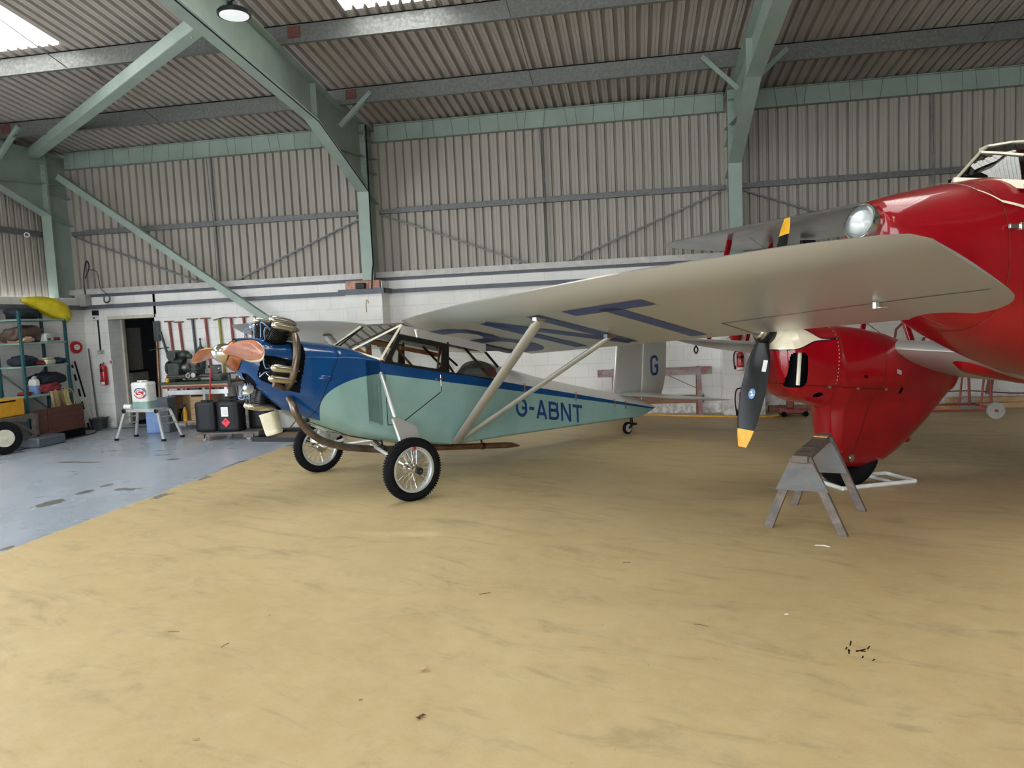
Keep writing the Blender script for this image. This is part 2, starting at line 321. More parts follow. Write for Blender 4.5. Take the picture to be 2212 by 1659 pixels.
# ------------------------------------------------------------------ mesh builder
class MB:
    def __init__(s): s.v = []; s.f = []; s.mi = []
    def add(s, vs, fs, mi=0):
        o = len(s.v); s.v += [tuple(p) for p in vs]
        for f in fs: s.f.append(tuple(i + o for i in f)); s.mi.append(mi)
        return s
    def box(s, c, d, rz=0, mi=0, R=None):
        x, y, z = [k / 2 for k in d]; R = R or Matrix.Rotation(rz, 3, 'Z')
        vs = [V3(c) + R @ V3((a * x, b * y, e * z)) for a in (-1, 1) for b in (-1, 1) for e in (-1, 1)]
        return s.add(vs, [(0, 1, 3, 2), (4, 6, 7, 5), (0, 4, 5, 1), (2, 3, 7, 6), (0, 2, 6, 4), (1, 5, 7, 3)], mi)
    def b2(s, lo, hi, mi=0): return s.box([(a + b) / 2 for a, b in zip(lo, hi)], [abs(b - a) for a, b in zip(lo, hi)], mi=mi)
    def bar(s, p, q, w, h, up=(0, 0, 1), mi=0):
        p, q = V3(p), V3(q); a = (q - p).normalized(); u = V3(up); r = a.cross(u).normalized(); u = r.cross(a)
        vs = [e + r * (i * w / 2) + u * (j * h / 2) for e in (p, q) for i, j in ((-1, -1), (1, -1), (1, 1), (-1, 1))]
        return s.add(vs, [(0, 1, 2, 3), (7, 6, 5, 4), (0, 4, 5, 1), (1, 5, 6, 2), (2, 6, 7, 3), (3, 7, 4, 0)], mi)
    def loft(s, rings, caps=True, mi=0, closed=True):
        n = len(rings[0]); o = len(s.v)
        for r in rings: s.v += [tuple(p) for p in r]
        for i in range(len(rings) - 1):
            for j in range(n if closed else n - 1):
                k = (j + 1) % n; s.f.append((o + i * n + j, o + i * n + k, o + (i + 1) * n + k, o + (i + 1) * n + j)); s.mi.append(mi)
        if caps:
            s.f.append(tuple(o + j for j in range(n))[::-1]); s.mi.append(mi)
            s.f.append(tuple(o + (len(rings) - 1) * n + j for j in range(n))); s.mi.append(mi)
        return s
    def tube(s, pts, r, n=8, caps=True, mi=0, flat=None):
        pts = [V3(p) for p in pts]; N = len(pts); rr = r if isinstance(r, (list, tuple)) else [r] * N
        rings = []; up = None
        for i, p in enumerate(pts):
            t = (pts[min(i + 1, N - 1)] - pts[max(i - 1, 0)]).normalized()
            if up is None: up = V3((0, 0, 1)) if abs(t.z) < 0.9 else V3((1, 0, 0))
            a = t.cross(up).normalized(); up = a.cross(t).normalized()
            rings.append([p + (a * math.cos(2 * PI * k / n) + up * math.sin(2 * PI * k / n)) * rr[i] for k in range(n)])
        return s.loft(rings, caps, mi)
    def lathe(s, o, ax, prof, n=24, mi=0, closed=False, caps=True):
        o, ax = V3(o), V3(ax).normalized(); u = V3((0, 0, 1)) if abs(ax.z) < 0.9 else V3((1, 0, 0)); a = ax.cross(u).normalized(); b = ax.cross(a)
        rings = [[o + ax * t + (a * math.cos(2 * PI * k / n) + b * math.sin(2 * PI * k / n)) * max(r, 1e-5) for k in range(n)] for t, r in prof]
        if closed: rings.append(rings[0])
        return s.loft(rings, caps and not closed, mi)
    def prism(s, poly, d, mi=0):
        n = len(poly); d = V3(d); a = [V3(p) for p in poly]; b = [p + d for p in a]
        return s.add(a + b, [tuple(range(n))[::-1], tuple(range(n, 2 * n))] + [(i, (i + 1) % n, n + (i + 1) % n, n + i) for i in range(n)], mi)
    def ell(s, c, r, n=16, m=10, mi=0, R=None):
        rings = []
        for i in range(m + 1):
            a = -PI / 2 + PI * i / m; ring = []
            for k in range(n):
                p = V3((r[0] * math.cos(a) * math.cos(2 * PI * k / n), r[1] * math.cos(a) * math.sin(2 * PI * k / n), r[2] * math.sin(a)))
                ring.append(V3(c) + (R @ p if R else p))
            rings.append(ring)
        return s.loft(rings, False, mi)
    def build(s, name, mats, parent=None, loc=(0, 0, 0), rz=0, sharp=35, bevel=0, smooth=True, solid=0, label=None):
        me = bpy.data.meshes.new(name); me.from_pydata(s.v, [], s.f)
        mats = mats if isinstance(mats, (list, tuple)) else [mats]
        for k in mats: me.materials.append(M[k] if isinstance(k, str) else k)
        for p, i in zip(me.polygons, s.mi): p.material_index = i
        import bmesh
        bm = bmesh.new(); bm.from_mesh(me); bmesh.ops.remove_doubles(bm, verts=bm.verts, dist=1e-5)
        bmesh.ops.recalc_face_normals(bm, faces=bm.faces); bm.to_mesh(me); bm.free()
        if smooth:
            me.shade_smooth(); me.set_sharp_from_angle(angle=math.radians(sharp))
        o = bpy.data.objects.new(name, me); col.objects.link(o); o.location = loc; o.rotation_euler = (0, 0, rz)
        if parent: o.parent = parent
        if solid: md = o.modifiers.new('s', 'SOLIDIFY'); md.thickness = solid; md.offset = 0
        if bevel: md = o.modifiers.new('b', 'BEVEL'); md.width = bevel; md.segments = 2; md.limit_method = 'ANGLE'
        if label: o['label'] = label
        return o
def tag(o, label, cat, group=None, kind=None):
    o['label'] = label; o['category'] = cat
    if group: o['group'] = group
    if kind: o['kind'] = kind
    return o
def struct(o): o['kind'] = 'structure'; return o
def thing(name, label, cat, loc=(0, 0, 0), rz=0, group=None):
    o = bpy.data.objects.new(name, None); col.objects.link(o); o.location = loc; o.rotation_euler = (0, 0, rz); o.empty_display_size = 0.1
    return tag(o, label, cat, group)
def dup(root, loc, rz=None, label=None):
    def cp(o, par):
        c = o.copy(); col.objects.link(c)
        if par: c.parent = par
        for ch in [k for k in bpy.data.objects if k.parent == o]: cp(ch, c)
        return c
    r = cp(root, None); r.location = loc
    if rz is not None: r.rotation_euler = (0, 0, rz)
    if label: r['label'] = label
    return r
def lerp(x, xs, ys):
    if x <= xs[0]: return ys[0]
    for i in range(len(xs) - 1):
        if x <= xs[i + 1]:
            t = (x - xs[i]) / (xs[i + 1] - xs[i]); return ys[i] * (1 - t) + ys[i + 1] * t
    return ys[-1]
def smooth_path(pts, k=6):
    pts = [V3(p) for p in pts]; out = []
    P = [pts[0]] + pts + [pts[-1]]
    for i in range(1, len(P) - 2):
        for j in range(k):
            t = j / k; a, b, c, d = P[i - 1], P[i], P[i + 1], P[i + 2]
            out.append(0.5 * ((2 * b) + (c - a) * t + (2 * a - 5 * b + 4 * c - d) * t * t + (3 * b - a - 3 * c + d) * t ** 3))
    out.append(pts[-1]); return out
def rpath(pts, rad, closed=False):
    out = []; n = len(pts)
    for i, p in enumerate(pts):
        if (not closed and i in (0, n - 1)) or rad[i] == 0: out.append(tuple(p)); continue
        p = V3((*p, 0)); a = V3((*pts[i - 1], 0)); b = V3((*pts[(i + 1) % n], 0))
        u = (a - p).normalized(); v = (b - p).normalized(); ang = u.angle(v); d = rad[i] / math.tan(ang / 2)
        c = p + (u + v).normalized() * (rad[i] / math.sin(ang / 2)); s0 = p + u * d - c; s1 = p + v * d - c
        for k in range(7):
            t = k / 6; th = s0.angle(s1); q = (s0 * math.sin((1 - t) * th) + s1 * math.sin(t * th)) / math.sin(th); q = c + q; out.append((q.x, q.y))
    return out
def ribbon(mb, pts, wd, f, closed=False, seg=0.06):
    P = []
    n = len(pts); m = n if closed else n - 1
    for i in range(m):
        a, b = pts[i], pts[(i + 1) % n]; L = math.hypot(b[0] - a[0], b[1] - a[1]); k = max(1, int(L / seg))
        for j in range(k): P.append((a[0] + (b[0] - a[0]) * j / k, a[1] + (b[1] - a[1]) * j / k))
    if not closed: P.append(pts[-1])
    n = len(P); A = []; B = []
    for i in range(n):
        p0 = P[i - 1] if (i > 0 or closed) else P[i]; p1 = P[(i + 1) % n] if (i < n - 1 or closed) else P[i]
        def nd(a, b):
            dx, dy = b[0] - a[0], b[1] - a[1]; L = math.hypot(dx, dy) or 1; return (-dy / L, dx / L)
        n0 = nd(p0, P[i]) if p0 != P[i] else nd(P[i], p1); n1 = nd(P[i], p1) if p1 != P[i] else n0
        nx, ny = n0[0] + n1[0], n0[1] + n1[1]; L = math.hypot(nx, ny) or 1; nx /= L; ny /= L
        c = max(0.35, nx * n0[0] + ny * n0[1]); h = wd / 2 / c
        A.append(f(P[i][0] + nx * h, P[i][1] + ny * h)); B.append(f(P[i][0] - nx * h, P[i][1] - ny * h))
    o = len(mb.v); mb.v += [tuple(q) for q in A + B]
    for i in range(n if closed else n - 1):
        k = (i + 1) % n; mb.f.append((o + i, o + k, o + n + k, o + n + i)); mb.mi.append(0)
def glyph(ch, w, h, t):
    r = w * 0.38; a, b = t / 2, w - t / 2; l, u = t / 2, h - t / 2
    if ch == 'G': return [(rpath([(b, h * .70), (b, u), (a, u), (a, l), (b, l), (b, h * .47), (w * .52, h * .47)], [0, r, r, r, r, 0, 0]), 0)]
    if ch == 'A': return [([(a * .9, 0), (w / 2, h)], 0), ([(w - a * .9, 0), (w / 2, h)], 0), ([(w * .22, h * .27), (w * .78, h * .27)], 0)]
    if ch == 'B': return [([(a, 0), (a, h)], 0), (rpath([(a, u), (b - w * .04, u), (b - w * .04, h * .53), (a, h * .53)], [0, r * .85, r * .85, 0]), 0), (rpath([(a, h * .53), (b, h * .53), (b, l), (a, l)], [0, r * .85, r * .85, 0]), 0)]
    if ch == 'N': return [([(a, 0), (a, h)], 0), ([(b, 0), (b, h)], 0), ([(a, h), (b, 0)], 0)]
    if ch == 'T': return [([(0, u), (w, u)], 0), ([(w / 2, 0), (w / 2, h - t * .5)], 0)]
    if ch == '-': return [([(0, h * .5), (w, h * .5)], 0)]
def text_mesh(name, txt, size, mat, parent, loc, rot, xs=1.0, label=None):
    cu = bpy.data.curves.new(name, 'FONT'); cu.body = txt; cu.size = size; cu.extrude = 0.0006; cu.align_x = 'CENTER'; cu.align_y = 'CENTER'; cu.resolution_u = 3
    t = bpy.data.objects.new('tmp', cu); me = bpy.data.meshes.new_from_object(t); bpy.data.objects.remove(t)
    me.name = name
    for v in me.vertices: v.co.x *= xs
    me.materials.clear(); me.materials.append(M[mat])
    o = bpy.data.objects.new(name, me); col.objects.link(o); o.location = loc; o.rotation_euler = rot
    if parent: o.parent = parent
    if label: o['label'] = label
    return o
# ------------------------------------------------------------------ hangar shell
b = MB(); b.add([(-10.25, -5, 0), (14, -5, 0), (14, 12.9, 0), (-10.25, 12.9, 0)], [(0, 1, 2, 3)])
struct(b.build('floor', 'floor', smooth=False))
b = MB(); b.add([(-40, -40, -0.03), (40, -40, -0.03), (40, 30, -0.03), (-40, 30, -0.03)], [(0, 1, 2, 3)])
tag(struct(b.build('outdoor_apron', 'rafterapron', smooth=False)), 'pale concrete apron outside the hangar doors', 'ground')
def corr(mb, org, du, dv, dn, n, pitch, depth, wf=0.60):
    # profiled sheet: n ribs along du, length dv, dn points to room
    org, du, dv, dn = V3(org), V3(du), V3(dv), V3(dn); P = []
    for i in range(n):
        x = i * pitch; w1 = pitch * wf; s = pitch * 0.10
        for a, d in ((0, 1), (w1 * .45, 1), (w1 * .55, .93), (w1, 1), (w1 + s, 0), (pitch - s, 0)): P.append(org + du * (x + a) + dn * (d * depth))
    P.append(org + du * (n * pitch) + dn * depth)
    k = len(P); mb.add(P + [p + dv for p in P], [(i, i + 1, k + i + 1, k + i) for i in range(k - 1)])
b = MB(); corr(b, (-10.7, 12.635, 2.5), (1, 0, 0), (0, 0, 2.55), (0, -1, 0), 165, 0.15, 0.05, 0.70)
struct(b.build('wall_back', 'clad', sharp=10, label='profiled beige sheet cladding above the block wall'))
b = MB(); corr(b, (-10.66, 12.6, 2.45), (0, -1, 0), (0, 0, 4.6), (1, 0, 0), 24, 0.15, 0.05, 0.6)
b.add([(-10.68, 9.1, 4.3), (-10.68, -5, 4.3), (-10.68, -5, 7.3), (-10.68, 9.1, 7.3)], [(0, 1, 2, 3)])
struct(b.build('wall_left', 'clad', sharp=10))
def roofz(y): return 5.13 + 0.118 * (12.5 - y)
PK = 0.118
SKY = [(-9.3, -7.28, 4.6, 9.0), (-3.38, -2.18, 4.6, 9.0), (2.6, 3.8, 3.0, 7.5), (-9.0, -7.0, -4, 2.5), (-3.4, -2.2, -4, 2.5), (2.6, 3.8, -4, 1)]
def sheet_rect(mb, x0, x1, y0, y1): # profiled roof panel from (y1) up to (y0)
    n = max(1, round((x1 - x0) / 0.15)); dy = y1 - y0
    corr(mb, (x0, y1, roofz(y1) + 0.045), (1, 0, 0), (0, -dy, PK * dy), (0, 0, -1), n, (x1 - x0) / n, 0.055, 0.56)
b = MB()
xs = sorted({-10.8, 14.1} | {a for k in SKY for a in k[:2]})
for i in range(len(xs) - 1):
    x0, x1 = xs[i], xs[i + 1]; cuts = sorted([(k[2], k[3]) for k in SKY if k[0] <= x0 + .01 and k[1] >= x1 - .01]); y = -5.2
    for c0, c1 in cuts:
        if c0 > y: sheet_rect(b, x0, x1, y, c0)
        y = c1
    sheet_rect(b, x0, x1, y, 12.75)
struct(b.build('ceiling', 'roofsheet', sharp=10))
for i, k in enumerate(SKY):
    b = MB(); sheet_rect(b, *k); o = b.build('window_%d' % (i + 1), 'skylight', sharp=10); struct(o)
# opaque outer skins keep light out
b = MB(); b.b2((-10.9, 12.70, 0), (-9.74, 12.8, 5.3)); b.b2((-8.75, 12.70, 0), (14.2, 12.8, 5.3)); b.b2((-9.7, 12.70, 2.08), (-8.75, 12.8, 5.3)); b.b2((14.0, -5, 0), (14.1, 12.8, 8)); 
struct(b.build('wall_outer', 'boxgrey', smooth=False))
b = MB(); b.b2((-10.9, -5.1, 0), (-6.5, -5.0, 7.2)); b.b2((-6.5, -5.1, 4.4), (14, -5.0, 7.2)); b.b2((4.5, -5.1, 0), (14, -5.0, 4.4))  # unseen front pieces, added to narrow the opening and cut the daylight
struct(b.build('wall_front_unseen', 'clad', smooth=False))
b = MB(); b.b2((-10.75, 6.6, 0), (-10.68, 9.0, 4.35)); b.b2((-10.75, -5, 0), (-10.68, -3.0, 4.35)); struct(b.build('wall_left_light_block', 'clad', smooth=False))  # unseen side panels, added to hold back light from the left
# blockwork
b = MB()
b.b2((-10.3, 12.5, 0), (-9.80, 12.7, 2.45)); b.b2((-9.80, 12.5, 2.10), (-9.70, 12.7, 2.45)); b.b2((-8.75, 12.5, 0), (14, 12.7, 2.45)); b.b2((-9.7, 12.5, 2.08), (-8.7, 12.7, 2.45))
b.b2((-4.85, 12.1, 0), (-4.2, 12.52, 2.25)); b.b2((1.37, 12.1, 0), (2.0, 12.52, 2.42)); b.b2((-4.2, 12.1, 2.25), (-4.19, 12.5, 2.43))
struct(b.build('wall_back_lower', 'blocks', smooth=False))
b = MB(); b.b2((-10.4, 9.0, 0), (-10.2, 12.6, 2.43)); struct(b.build('wall_left_lower', 'blocks', smooth=False))
b = MB(); b.b2((-10.55, 12.42, 2.50), (14, 12.64, 2.60)); struct(b.build('trim_1', 'flash', smooth=False, label='pale sill flashing under the cladding'))
b = MB(); b.b2((-10.55, 12.48, 2.45), (14, 12.6, 2.50)); struct(b.build('trim_2', 'rail', smooth=False))
b = MB(); b.b2((-10.45, 12.44, 2.23), (-4.6, 12.5, 2.30)); struct(b.build('trim_3', 'rail', smooth=False, label='slate grey cable trunking'))
b = MB(); b.b2((-4.18, 12.44, 2.23), (1.38, 12.5, 2.30)); b.b2((-4.2, 12.05, 2.23), (-4.14, 12.5, 2.31)); b.b2((2.0, 12.44, 2.23), (14, 12.5, 2.30)); struct(b.build('trim_4', 'rail', smooth=False))
b = MB(); b.b2((-4.95, 12.04, 2.22), (-4.14, 12.1, 2.31)); struct(b.build('trim_5', 'rail', smooth=False))
b = MB(); b.b2((-10.2, 8.7, 2.22), (-10.12, 12.5, 2.30)); struct(b.build('trim_6', 'rail', smooth=False))
b = MB(); b.b2((-4.83, 12.08, 2.30), (-4.22, 12.4, 2.45)); tag(b.build('brick_padstone', 'pinkbrick', bevel=0.008), 'bare pink brick pad under the middle green column', 'brick')
b = MB(); b.b2((-4.62, 12.0, 2.31), (-4.46, 12.09, 2.41)); tag(b.build('cable_box', 'black', bevel=0.01), 'small black cable box in front of the pink brick pad', 'box')
b = MB(); b.b2((-9.80, 12.5, 0), (-9.71, 12.92, 2.10)); struct(b.build('wall_door_reveal', 'blocks', smooth=False))
b = MB(); b.b2((-9.71, 12.84, 0), (-9.675, 12.92, 2.06)); b.b2((-9.71, 12.5, 2.02), (-8.72, 12.92, 2.08))
struct(b.build('door_1', 'jamb', bevel=0.004, label='cream door frame of the store room doorway'))
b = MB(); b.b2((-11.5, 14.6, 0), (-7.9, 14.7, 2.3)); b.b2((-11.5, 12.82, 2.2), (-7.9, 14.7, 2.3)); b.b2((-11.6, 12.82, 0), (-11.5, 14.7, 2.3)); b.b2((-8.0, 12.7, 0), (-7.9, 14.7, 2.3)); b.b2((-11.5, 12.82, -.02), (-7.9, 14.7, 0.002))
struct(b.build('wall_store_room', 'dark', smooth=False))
t = thing('locker', 'tall beige locker standing inside the dark store room doorway', 'locker', (-10.08, 13.35, 0))
MB().b2((-0.25, -0.2, 1.02), (0.23, 0.25, 1.86)).build('upper_cabinet', 'beige', t, bevel=0.01)
MB().b2((-0.25, -0.25, 0.02), (0.33, 0.25, 0.98)).build('lower_cabinet', 'beige', t, bevel=0.01)
MB().b2((-0.27, -0.27, 0.98), (0.36, 0.25, 1.02)).build('counter', 'black', t)
MB().lathe((0.06, -0.26, 0.62), (0, -1, 0), [(0, .03), (0.03, .025)], 12).build('knob', 'black', t)
t = thing('dark_door', 'dark navy inner door to the right of the beige locker', 'door', (-9.15, 13.9, 0))
MB().b2((-.1, 0, 0.01), (0.65, 0.05, 1.98)).build('door_leaf', 'navydoor', t, bevel=0.004)
MB().b2((-.02, -.012, 1.26), (0.08, 0, 1.30)).build('name_plate', 'girt', t)
# ------------------------------------------------------------------ portal frames
def frame(cx, lab):
    t = thing('portal_frame', lab, 'steel frame', (cx, 0, 0), 0, 'green steel portal frames')
    fw, tf = 0.2, 0.014
    inner = [(12.05, 2.45 if cx < 0 else 2.42), (12.05, 3.92), (10.15, 4.62), (6.95, 4.94), (-4.9, 6.10)]
    outer = [(12.62, 2.45 if cx < 0 else 2.42), (12.62, 5.02), (11.0, 5.03), (9.15, 5.255), (-4.9, 6.75)]
    b = MB()
    for a, c in zip(inner[:-1], inner[1:]): b.bar((0, a[0], a[1]), (0, c[0], c[1]), fw, tf, up=(0, -1, 0.3))
    b.build('inner_flange', 'steel_green', t, smooth=False)
    b = MB()
    for a, c in zip(outer[:-1], outer[1:]): b.bar((0, a[0], a[1]), (0, c[0], c[1]), fw, tf, up=(0, -1, 0.3))
    b.build('outer_flange', 'steel_green', t, smooth=False)
    b = MB(); poly = [(-.006, y, z) for y, z in inner] + [(-.006, y, z) for y, z in outer[::-1]]
    a = [(-.006, *inner[i]) for i in range(5)]; c = [(-.006, *outer[i]) for i in range(5)]
    for i in range(4): b.prism([a[i], a[i + 1], c[i + 1], c[i]], (0.012, 0, 0))
    b.build('web', 'steel_green', t, smooth=False)
    b = MB()
    for sx in (-1, 1):
        for p, q in (((12.05, 3.92), (12.6, 3.78)), ((12.05, 4.35), (12.6, 4.28)), ((10.15, 4.62), (10.15, 5.1)), ((10.9, 4.36), (12.6, 4.55)), ((11.9, 4.85), (12.6, 4.82))):
            b.bar((sx * 0.05, *p), (sx * 0.05, *q), 0.085, 0.012, up=(0, 0.3, 1))
    b.build('stiffener', 'steel_green', t, smooth=False)
    b = MB(); b.b2((-.1, 12.03, 3.95), (.1, 12.06, 5.0)); b.b2((-.1, 12.0, 3.95), (.1, 12.03, 5.0))
    b.build('end_plate', 'steel_green', t, smooth=False)
    first = None
    for z in (4.02, 4.12, 4.22, 4.36, 4.46, 4.62, 4.72, 4.82):
        for sx in (-.055, .055):
            if first is None: first = o = MB().lathe((0, 0, 0), (0, 1, 0), [(-.03, .009), (-.016, .009), (-.016, .018), (.075, .018), (.075, .009), (.09, .009)], 8).build('bolt', 'steel_green', t)
            else: o = first.copy(); col.objects.link(o)
            o.parent = t; o.location = (sx, 12.0, z)
    return t
frame(-10.4, 'green portal frame at the left gable corner above the yellow bag')
frame(-4.4, 'green portal frame in the middle, standing on the pink brick pad')
frame(1.6, 'green portal frame on the right behind the red biplane wing')
frame(7.6, 'green portal frame beyond the red biplane at the right edge')
BAY = [(-10.3, -4.5, 'left bay above the workshop'), (-4.3, 1.5, 'middle bay behind the monoplane wing'), (1.7, 7.5, 'right bay behind the red biplane')]
for x0, x1, nm in BAY:
    t = thing('eaves_beam', 'green eaves beam wrapped in thin wires, ' + nm, 'beam', (x0, 12.5, 4.81), 0, 'eaves beams'); L = x1 - x0
    b = MB(); b.b2((0, 0.0, 0), (L, 0.012, 0.29)); b.b2((0, -.05, 0), (L, 0.06, 0.012)); b.b2((0, -.05, 0.278), (L, 0.06, 0.29)); b.build('channel', 'steel_green', t, smooth=False)
    b = MB(); x = 0.25; random.seed(int(L * 10 + x0)); k = 0
    while x < L - .1:
        dx = random.uniform(-.05, .05); b.tube([(x, -.055, 0.30), (x + dx, -.062, 0.0), (x + dx, -.02, -.02)], 0.0035, 5); k += 1; x += 0.18 if k % 3 == 0 else 0.31
    b.build('tie_wire', 'girt', t)
    b = MB(); b.b2((L - .12, -.008, .03), (L, 0, .27)); b.b2((0, -.008, .03), (.1, 0, .27))
    for z in (.07, .15, .23):
        for xx in (.05, L - .06): b.lathe((xx, -.008, z), (0, -1, 0), [(0, .017), (.018, .017)], 8)
    b.build('cleat', 'steel_green', t)
    t = thing('sheeting_rail', 'dull grey sheeting rail across the cladding, ' + nm, 'rail', (x0, 12.5, 3.60), 0, 'sheeting rails')
    MB().b2((0, 0, 0), (L, 0.07, 0.075)).build('channel', 'girt', t, smooth=False)
    MB().b2((0.3, -.002, .076), (L - .2, 0.07, .09)).build('conduit', 'girt', t, smooth=False)
    for (ya, za, h, wh) in ((11.03, 5.03, .25, 'lower'), (9.15, 5.26, .25, 'upper')):
        t = thing('roof_purlin', 'galvanised %s roof purlin, %s' % (wh, nm), 'purlin', (x0 - .1, ya, za), 0, 'roof purlins')
        b = MB(); b.b2((0, 0, 0), (L + .2, .01, h)); b.b2((0, -.05, 0), (L + .2, 0, .012)); b.b2((0, 0, h - .012), (L + .2, .06, h)); b.build('channel', 'galv', t, smooth=False)
        b = MB(); b.b2((0.19, -.012, .08), (.36, -.0, .22)); b.build('rusty_cleat', 'rustcleat', t, smooth=False, label='rust red bolted cleat')
        m = L / 2 + .1
        if wh == 'upper': MB().tube([(m + .05, -.02, .02), (m + .05, -2.1, .48)], .006, 6).build('sag_rod', 'girt', t)
        else: MB().tube([(m + .05, .0, .04), (m + .05, -1.85, .42)], .006, 6).build('sag_rod', 'girt', t)
    m = (x0 + x1) / 2
    for a, c, sd in (((x0 + .05, 3.58), (m - .15, 2.53), 'left'), ((x1 - .05, 3.58), (m + .15, 2.53), 'right')):
        b = MB(); b.bar((a[0], 12.5, a[1]), (c[0], 12.5, c[1]), .028, .028, up=(0, 1, 0)); o = b.build('cladding_stay', 'girt', smooth=False)
        tag(o, 'thin grey diagonal stay in the %s half of the %s' % (sd, nm), 'brace', 'diagonal cladding stays')
    b = MB(); b.tube([(m, 12.53, 4.8), (m, 12.53, 3.6), (m, 12.53, 2.5)], .012, 6); b.tube([(m - .06, 12.5, 4.8), (m - .03, 12.48, 4.2), (m, 12.48, 3.66), (m - .02, 12.48, 2.5)], .006, 5)
    tag(b.build('hanger_rod', 'girt'), 'thin vertical hanger rod and cable, ' + nm, 'rod', 'vertical hanger rods')
# upper/remote purlins over camera
for ya in (7.2, 5.3, 3.4, 1.5, -.4, -2.4, -4.4):
    z = roofz(ya) - .27
    b = MB(); b.b2((-10.6, ya, z), (13.9, ya + .01, z + .25)); b.b2((-10.6, ya - .05, z), (13.9, ya, z + .012)); struct(b.build('trim_7', 'galv', smooth=False, label='galvanised purlin toward the ridge'))
def angle_brace(name, p, q, w, lab, up=(0, 0, 1)):
    b = MB(); p, q = V3(p), V3(q); a = (q - p).normalized(); u = V3(up); r = a.cross(u).normalized(); u = r.cross(a)
    b.bar(p, q, w, .01, up=tuple(u)); b.bar(p + r * w / 2 + u * w / 2, q + r * w / 2 + u * w / 2, .01, w, up=tuple(u))
    b.lathe(p.lerp(q, .04) - u * .005, -u, [(0, .015), (.012, .015)], 8); b.lathe(p.lerp(q, .96) - u * .005, -u, [(0, .015), (.012, .015)], 8)
    return tag(b.build(name, 'steel_green', smooth=False), lab, 'brace', 'green angle braces')
angle_brace('roof_brace', (-10.28, 11.75, 4.88), (-4.55, 7.75, 4.98), .15, 'pale green angle brace running diagonally under the roof, left bay', (0, 0, 1))
angle_brace('wall_brace', (-10.2, 12.15, 4.62), (-5.2, 12.15, 1.05), .11, 'long pale green wall brace running down behind the engine', (0, 1, 0))
angle_brace('knee_stay', (-3.80, 10.98, 5.18), (-4.32, 10.98, 4.72), .06, 'short green stay from purlin to the middle portal frame', (0, 1, 0))
angle_brace('knee_stay', (1.04, 10.98, 5.20), (1.52, 10.98, 4.72), .06, 'short green stay left of the right portal frame', (0, 1, 0))
angle_brace('knee_stay', (2.18, 10.98, 5.20), (1.70, 10.98, 4.78), .06, 'short green stay right of the right portal frame', (0, 1, 0))
angle_brace('knee_stay', (-9.85, 10.98, 5.20), (-10.3, 10.98, 4.72), .06, 'short green stay beside the left gable frame', (0, 1, 0))
# gable girt + camera
b = MB(); b.b2((-10.62, 6, 3.55), (-10.55, 12.2, 3.65)); tag(b.build('sheeting_rail', 'girt', smooth=False), 'dull grey sheeting rail on the left gable wall', 'rail', 'sheeting rails')
t = thing('security_camera', 'small round security camera on the left gable rail', 'camera', (-10.5, 11.7, 3.55))
b = MB(); b.lathe((0, 0, 0), (.5, -.85, -.1), [(0, .04), (.09, .045), (.1, .03)], 16); b.build('body', 'white', t); b = MB(); b.lathe(V3((.5, -.85, -.1)).normalized() * .1, (.5, -.85, -.1), [(0, .03), (.006, .028)], 16); b.build('lens', 'black', t)
# high bay lamp
t = thing('high_bay_lamp', 'black round high bay lamp hanging from the middle portal frame', 'lamp', (-3.95, 7.35, 4.9))
MB().lathe((0, 0, 0), (0, 0, 1), [(0, .155), (.0, .165), (.03, .17), (.05, .15), (.06, .07), (.12, .065), (.13, .03), (.15, .02)], 32).build('housing', 'black', t)
MB().lathe((0, 0, -.004), (0, 0, 1), [(0, .001), (0, .145), (.006, .148)], 32).build('diffuser', 'lens', t)
b = MB(); b.tube([(0, 0, .14), (0, 0, .20), (.03, 0, .23), (0, 0, .26), (0, 0, .5)], .006, 6); b.build('hook', 'black', t)
# column cable
b = MB(); b.tube(smooth_path([(-4.29, 12.06, 5.0), (-4.29, 12.04, 4.0), (-4.29, 12.02, 3.2), (-4.29, 12.03, 2.75), (-4.31, 12.02, 2.6), (-4.33, 12.0, 2.3)]), .012, 6); tag(b.build('column_cable', 'black'), 'black cable running down the middle green column', 'cable')
b = MB(); b.tube([(-4.29, 12.02, 3.9), (-4.29, 10.15, 4.57), (-4.29, 6.5, 4.93), (-4.29, 4, 5.2)], .008, 6); tag(b.build('rafter_cable', 'black'), 'thin black cable clipped along the middle rafter', 'cable')
t = tag(MB().b2((-.1, -.09, 0), (.12, .07, .22)).build('switch_box', 'boxgrey', loc=(-10.12, 12.42, 2.28), bevel=.01), 'putty grey box on the wall corner beside the left frame', 'box')
b = MB(); b.tube(smooth_path([(-10.05, 12.4, 2.5), (-10.05, 12.4, 2.8), (-9.95, 12.38, 3.1), (-9.9, 12.38, 3.0), (-10.02, 12.4, 2.8)]), .012, 6); b.tube(smooth_path([(-9.92, 12.38, 2.95), (-9.75, 12.38, 2.9), (-9.7, 12.38, 2.6), (-9.55, 12.38, 2.47)]), .006, 5)
tag(b.build('cable_loop', 'black'), 'loop of black cable hanging above the grey corner box', 'cable')
b = MB(); b.tube(smooth_path([(-9.66, 12.4, 2.45), (-9.65, 12.38, 2.36), (-9.6, 12.38, 2.33), (-9.54, 12.38, 2.37), (-9.55, 12.4, 2.46)]), .014, 6); tag(b.build('wall_hook', 'zinc'), 'grey U shaped hook hanging on the block wall above the doorway', 'hook')
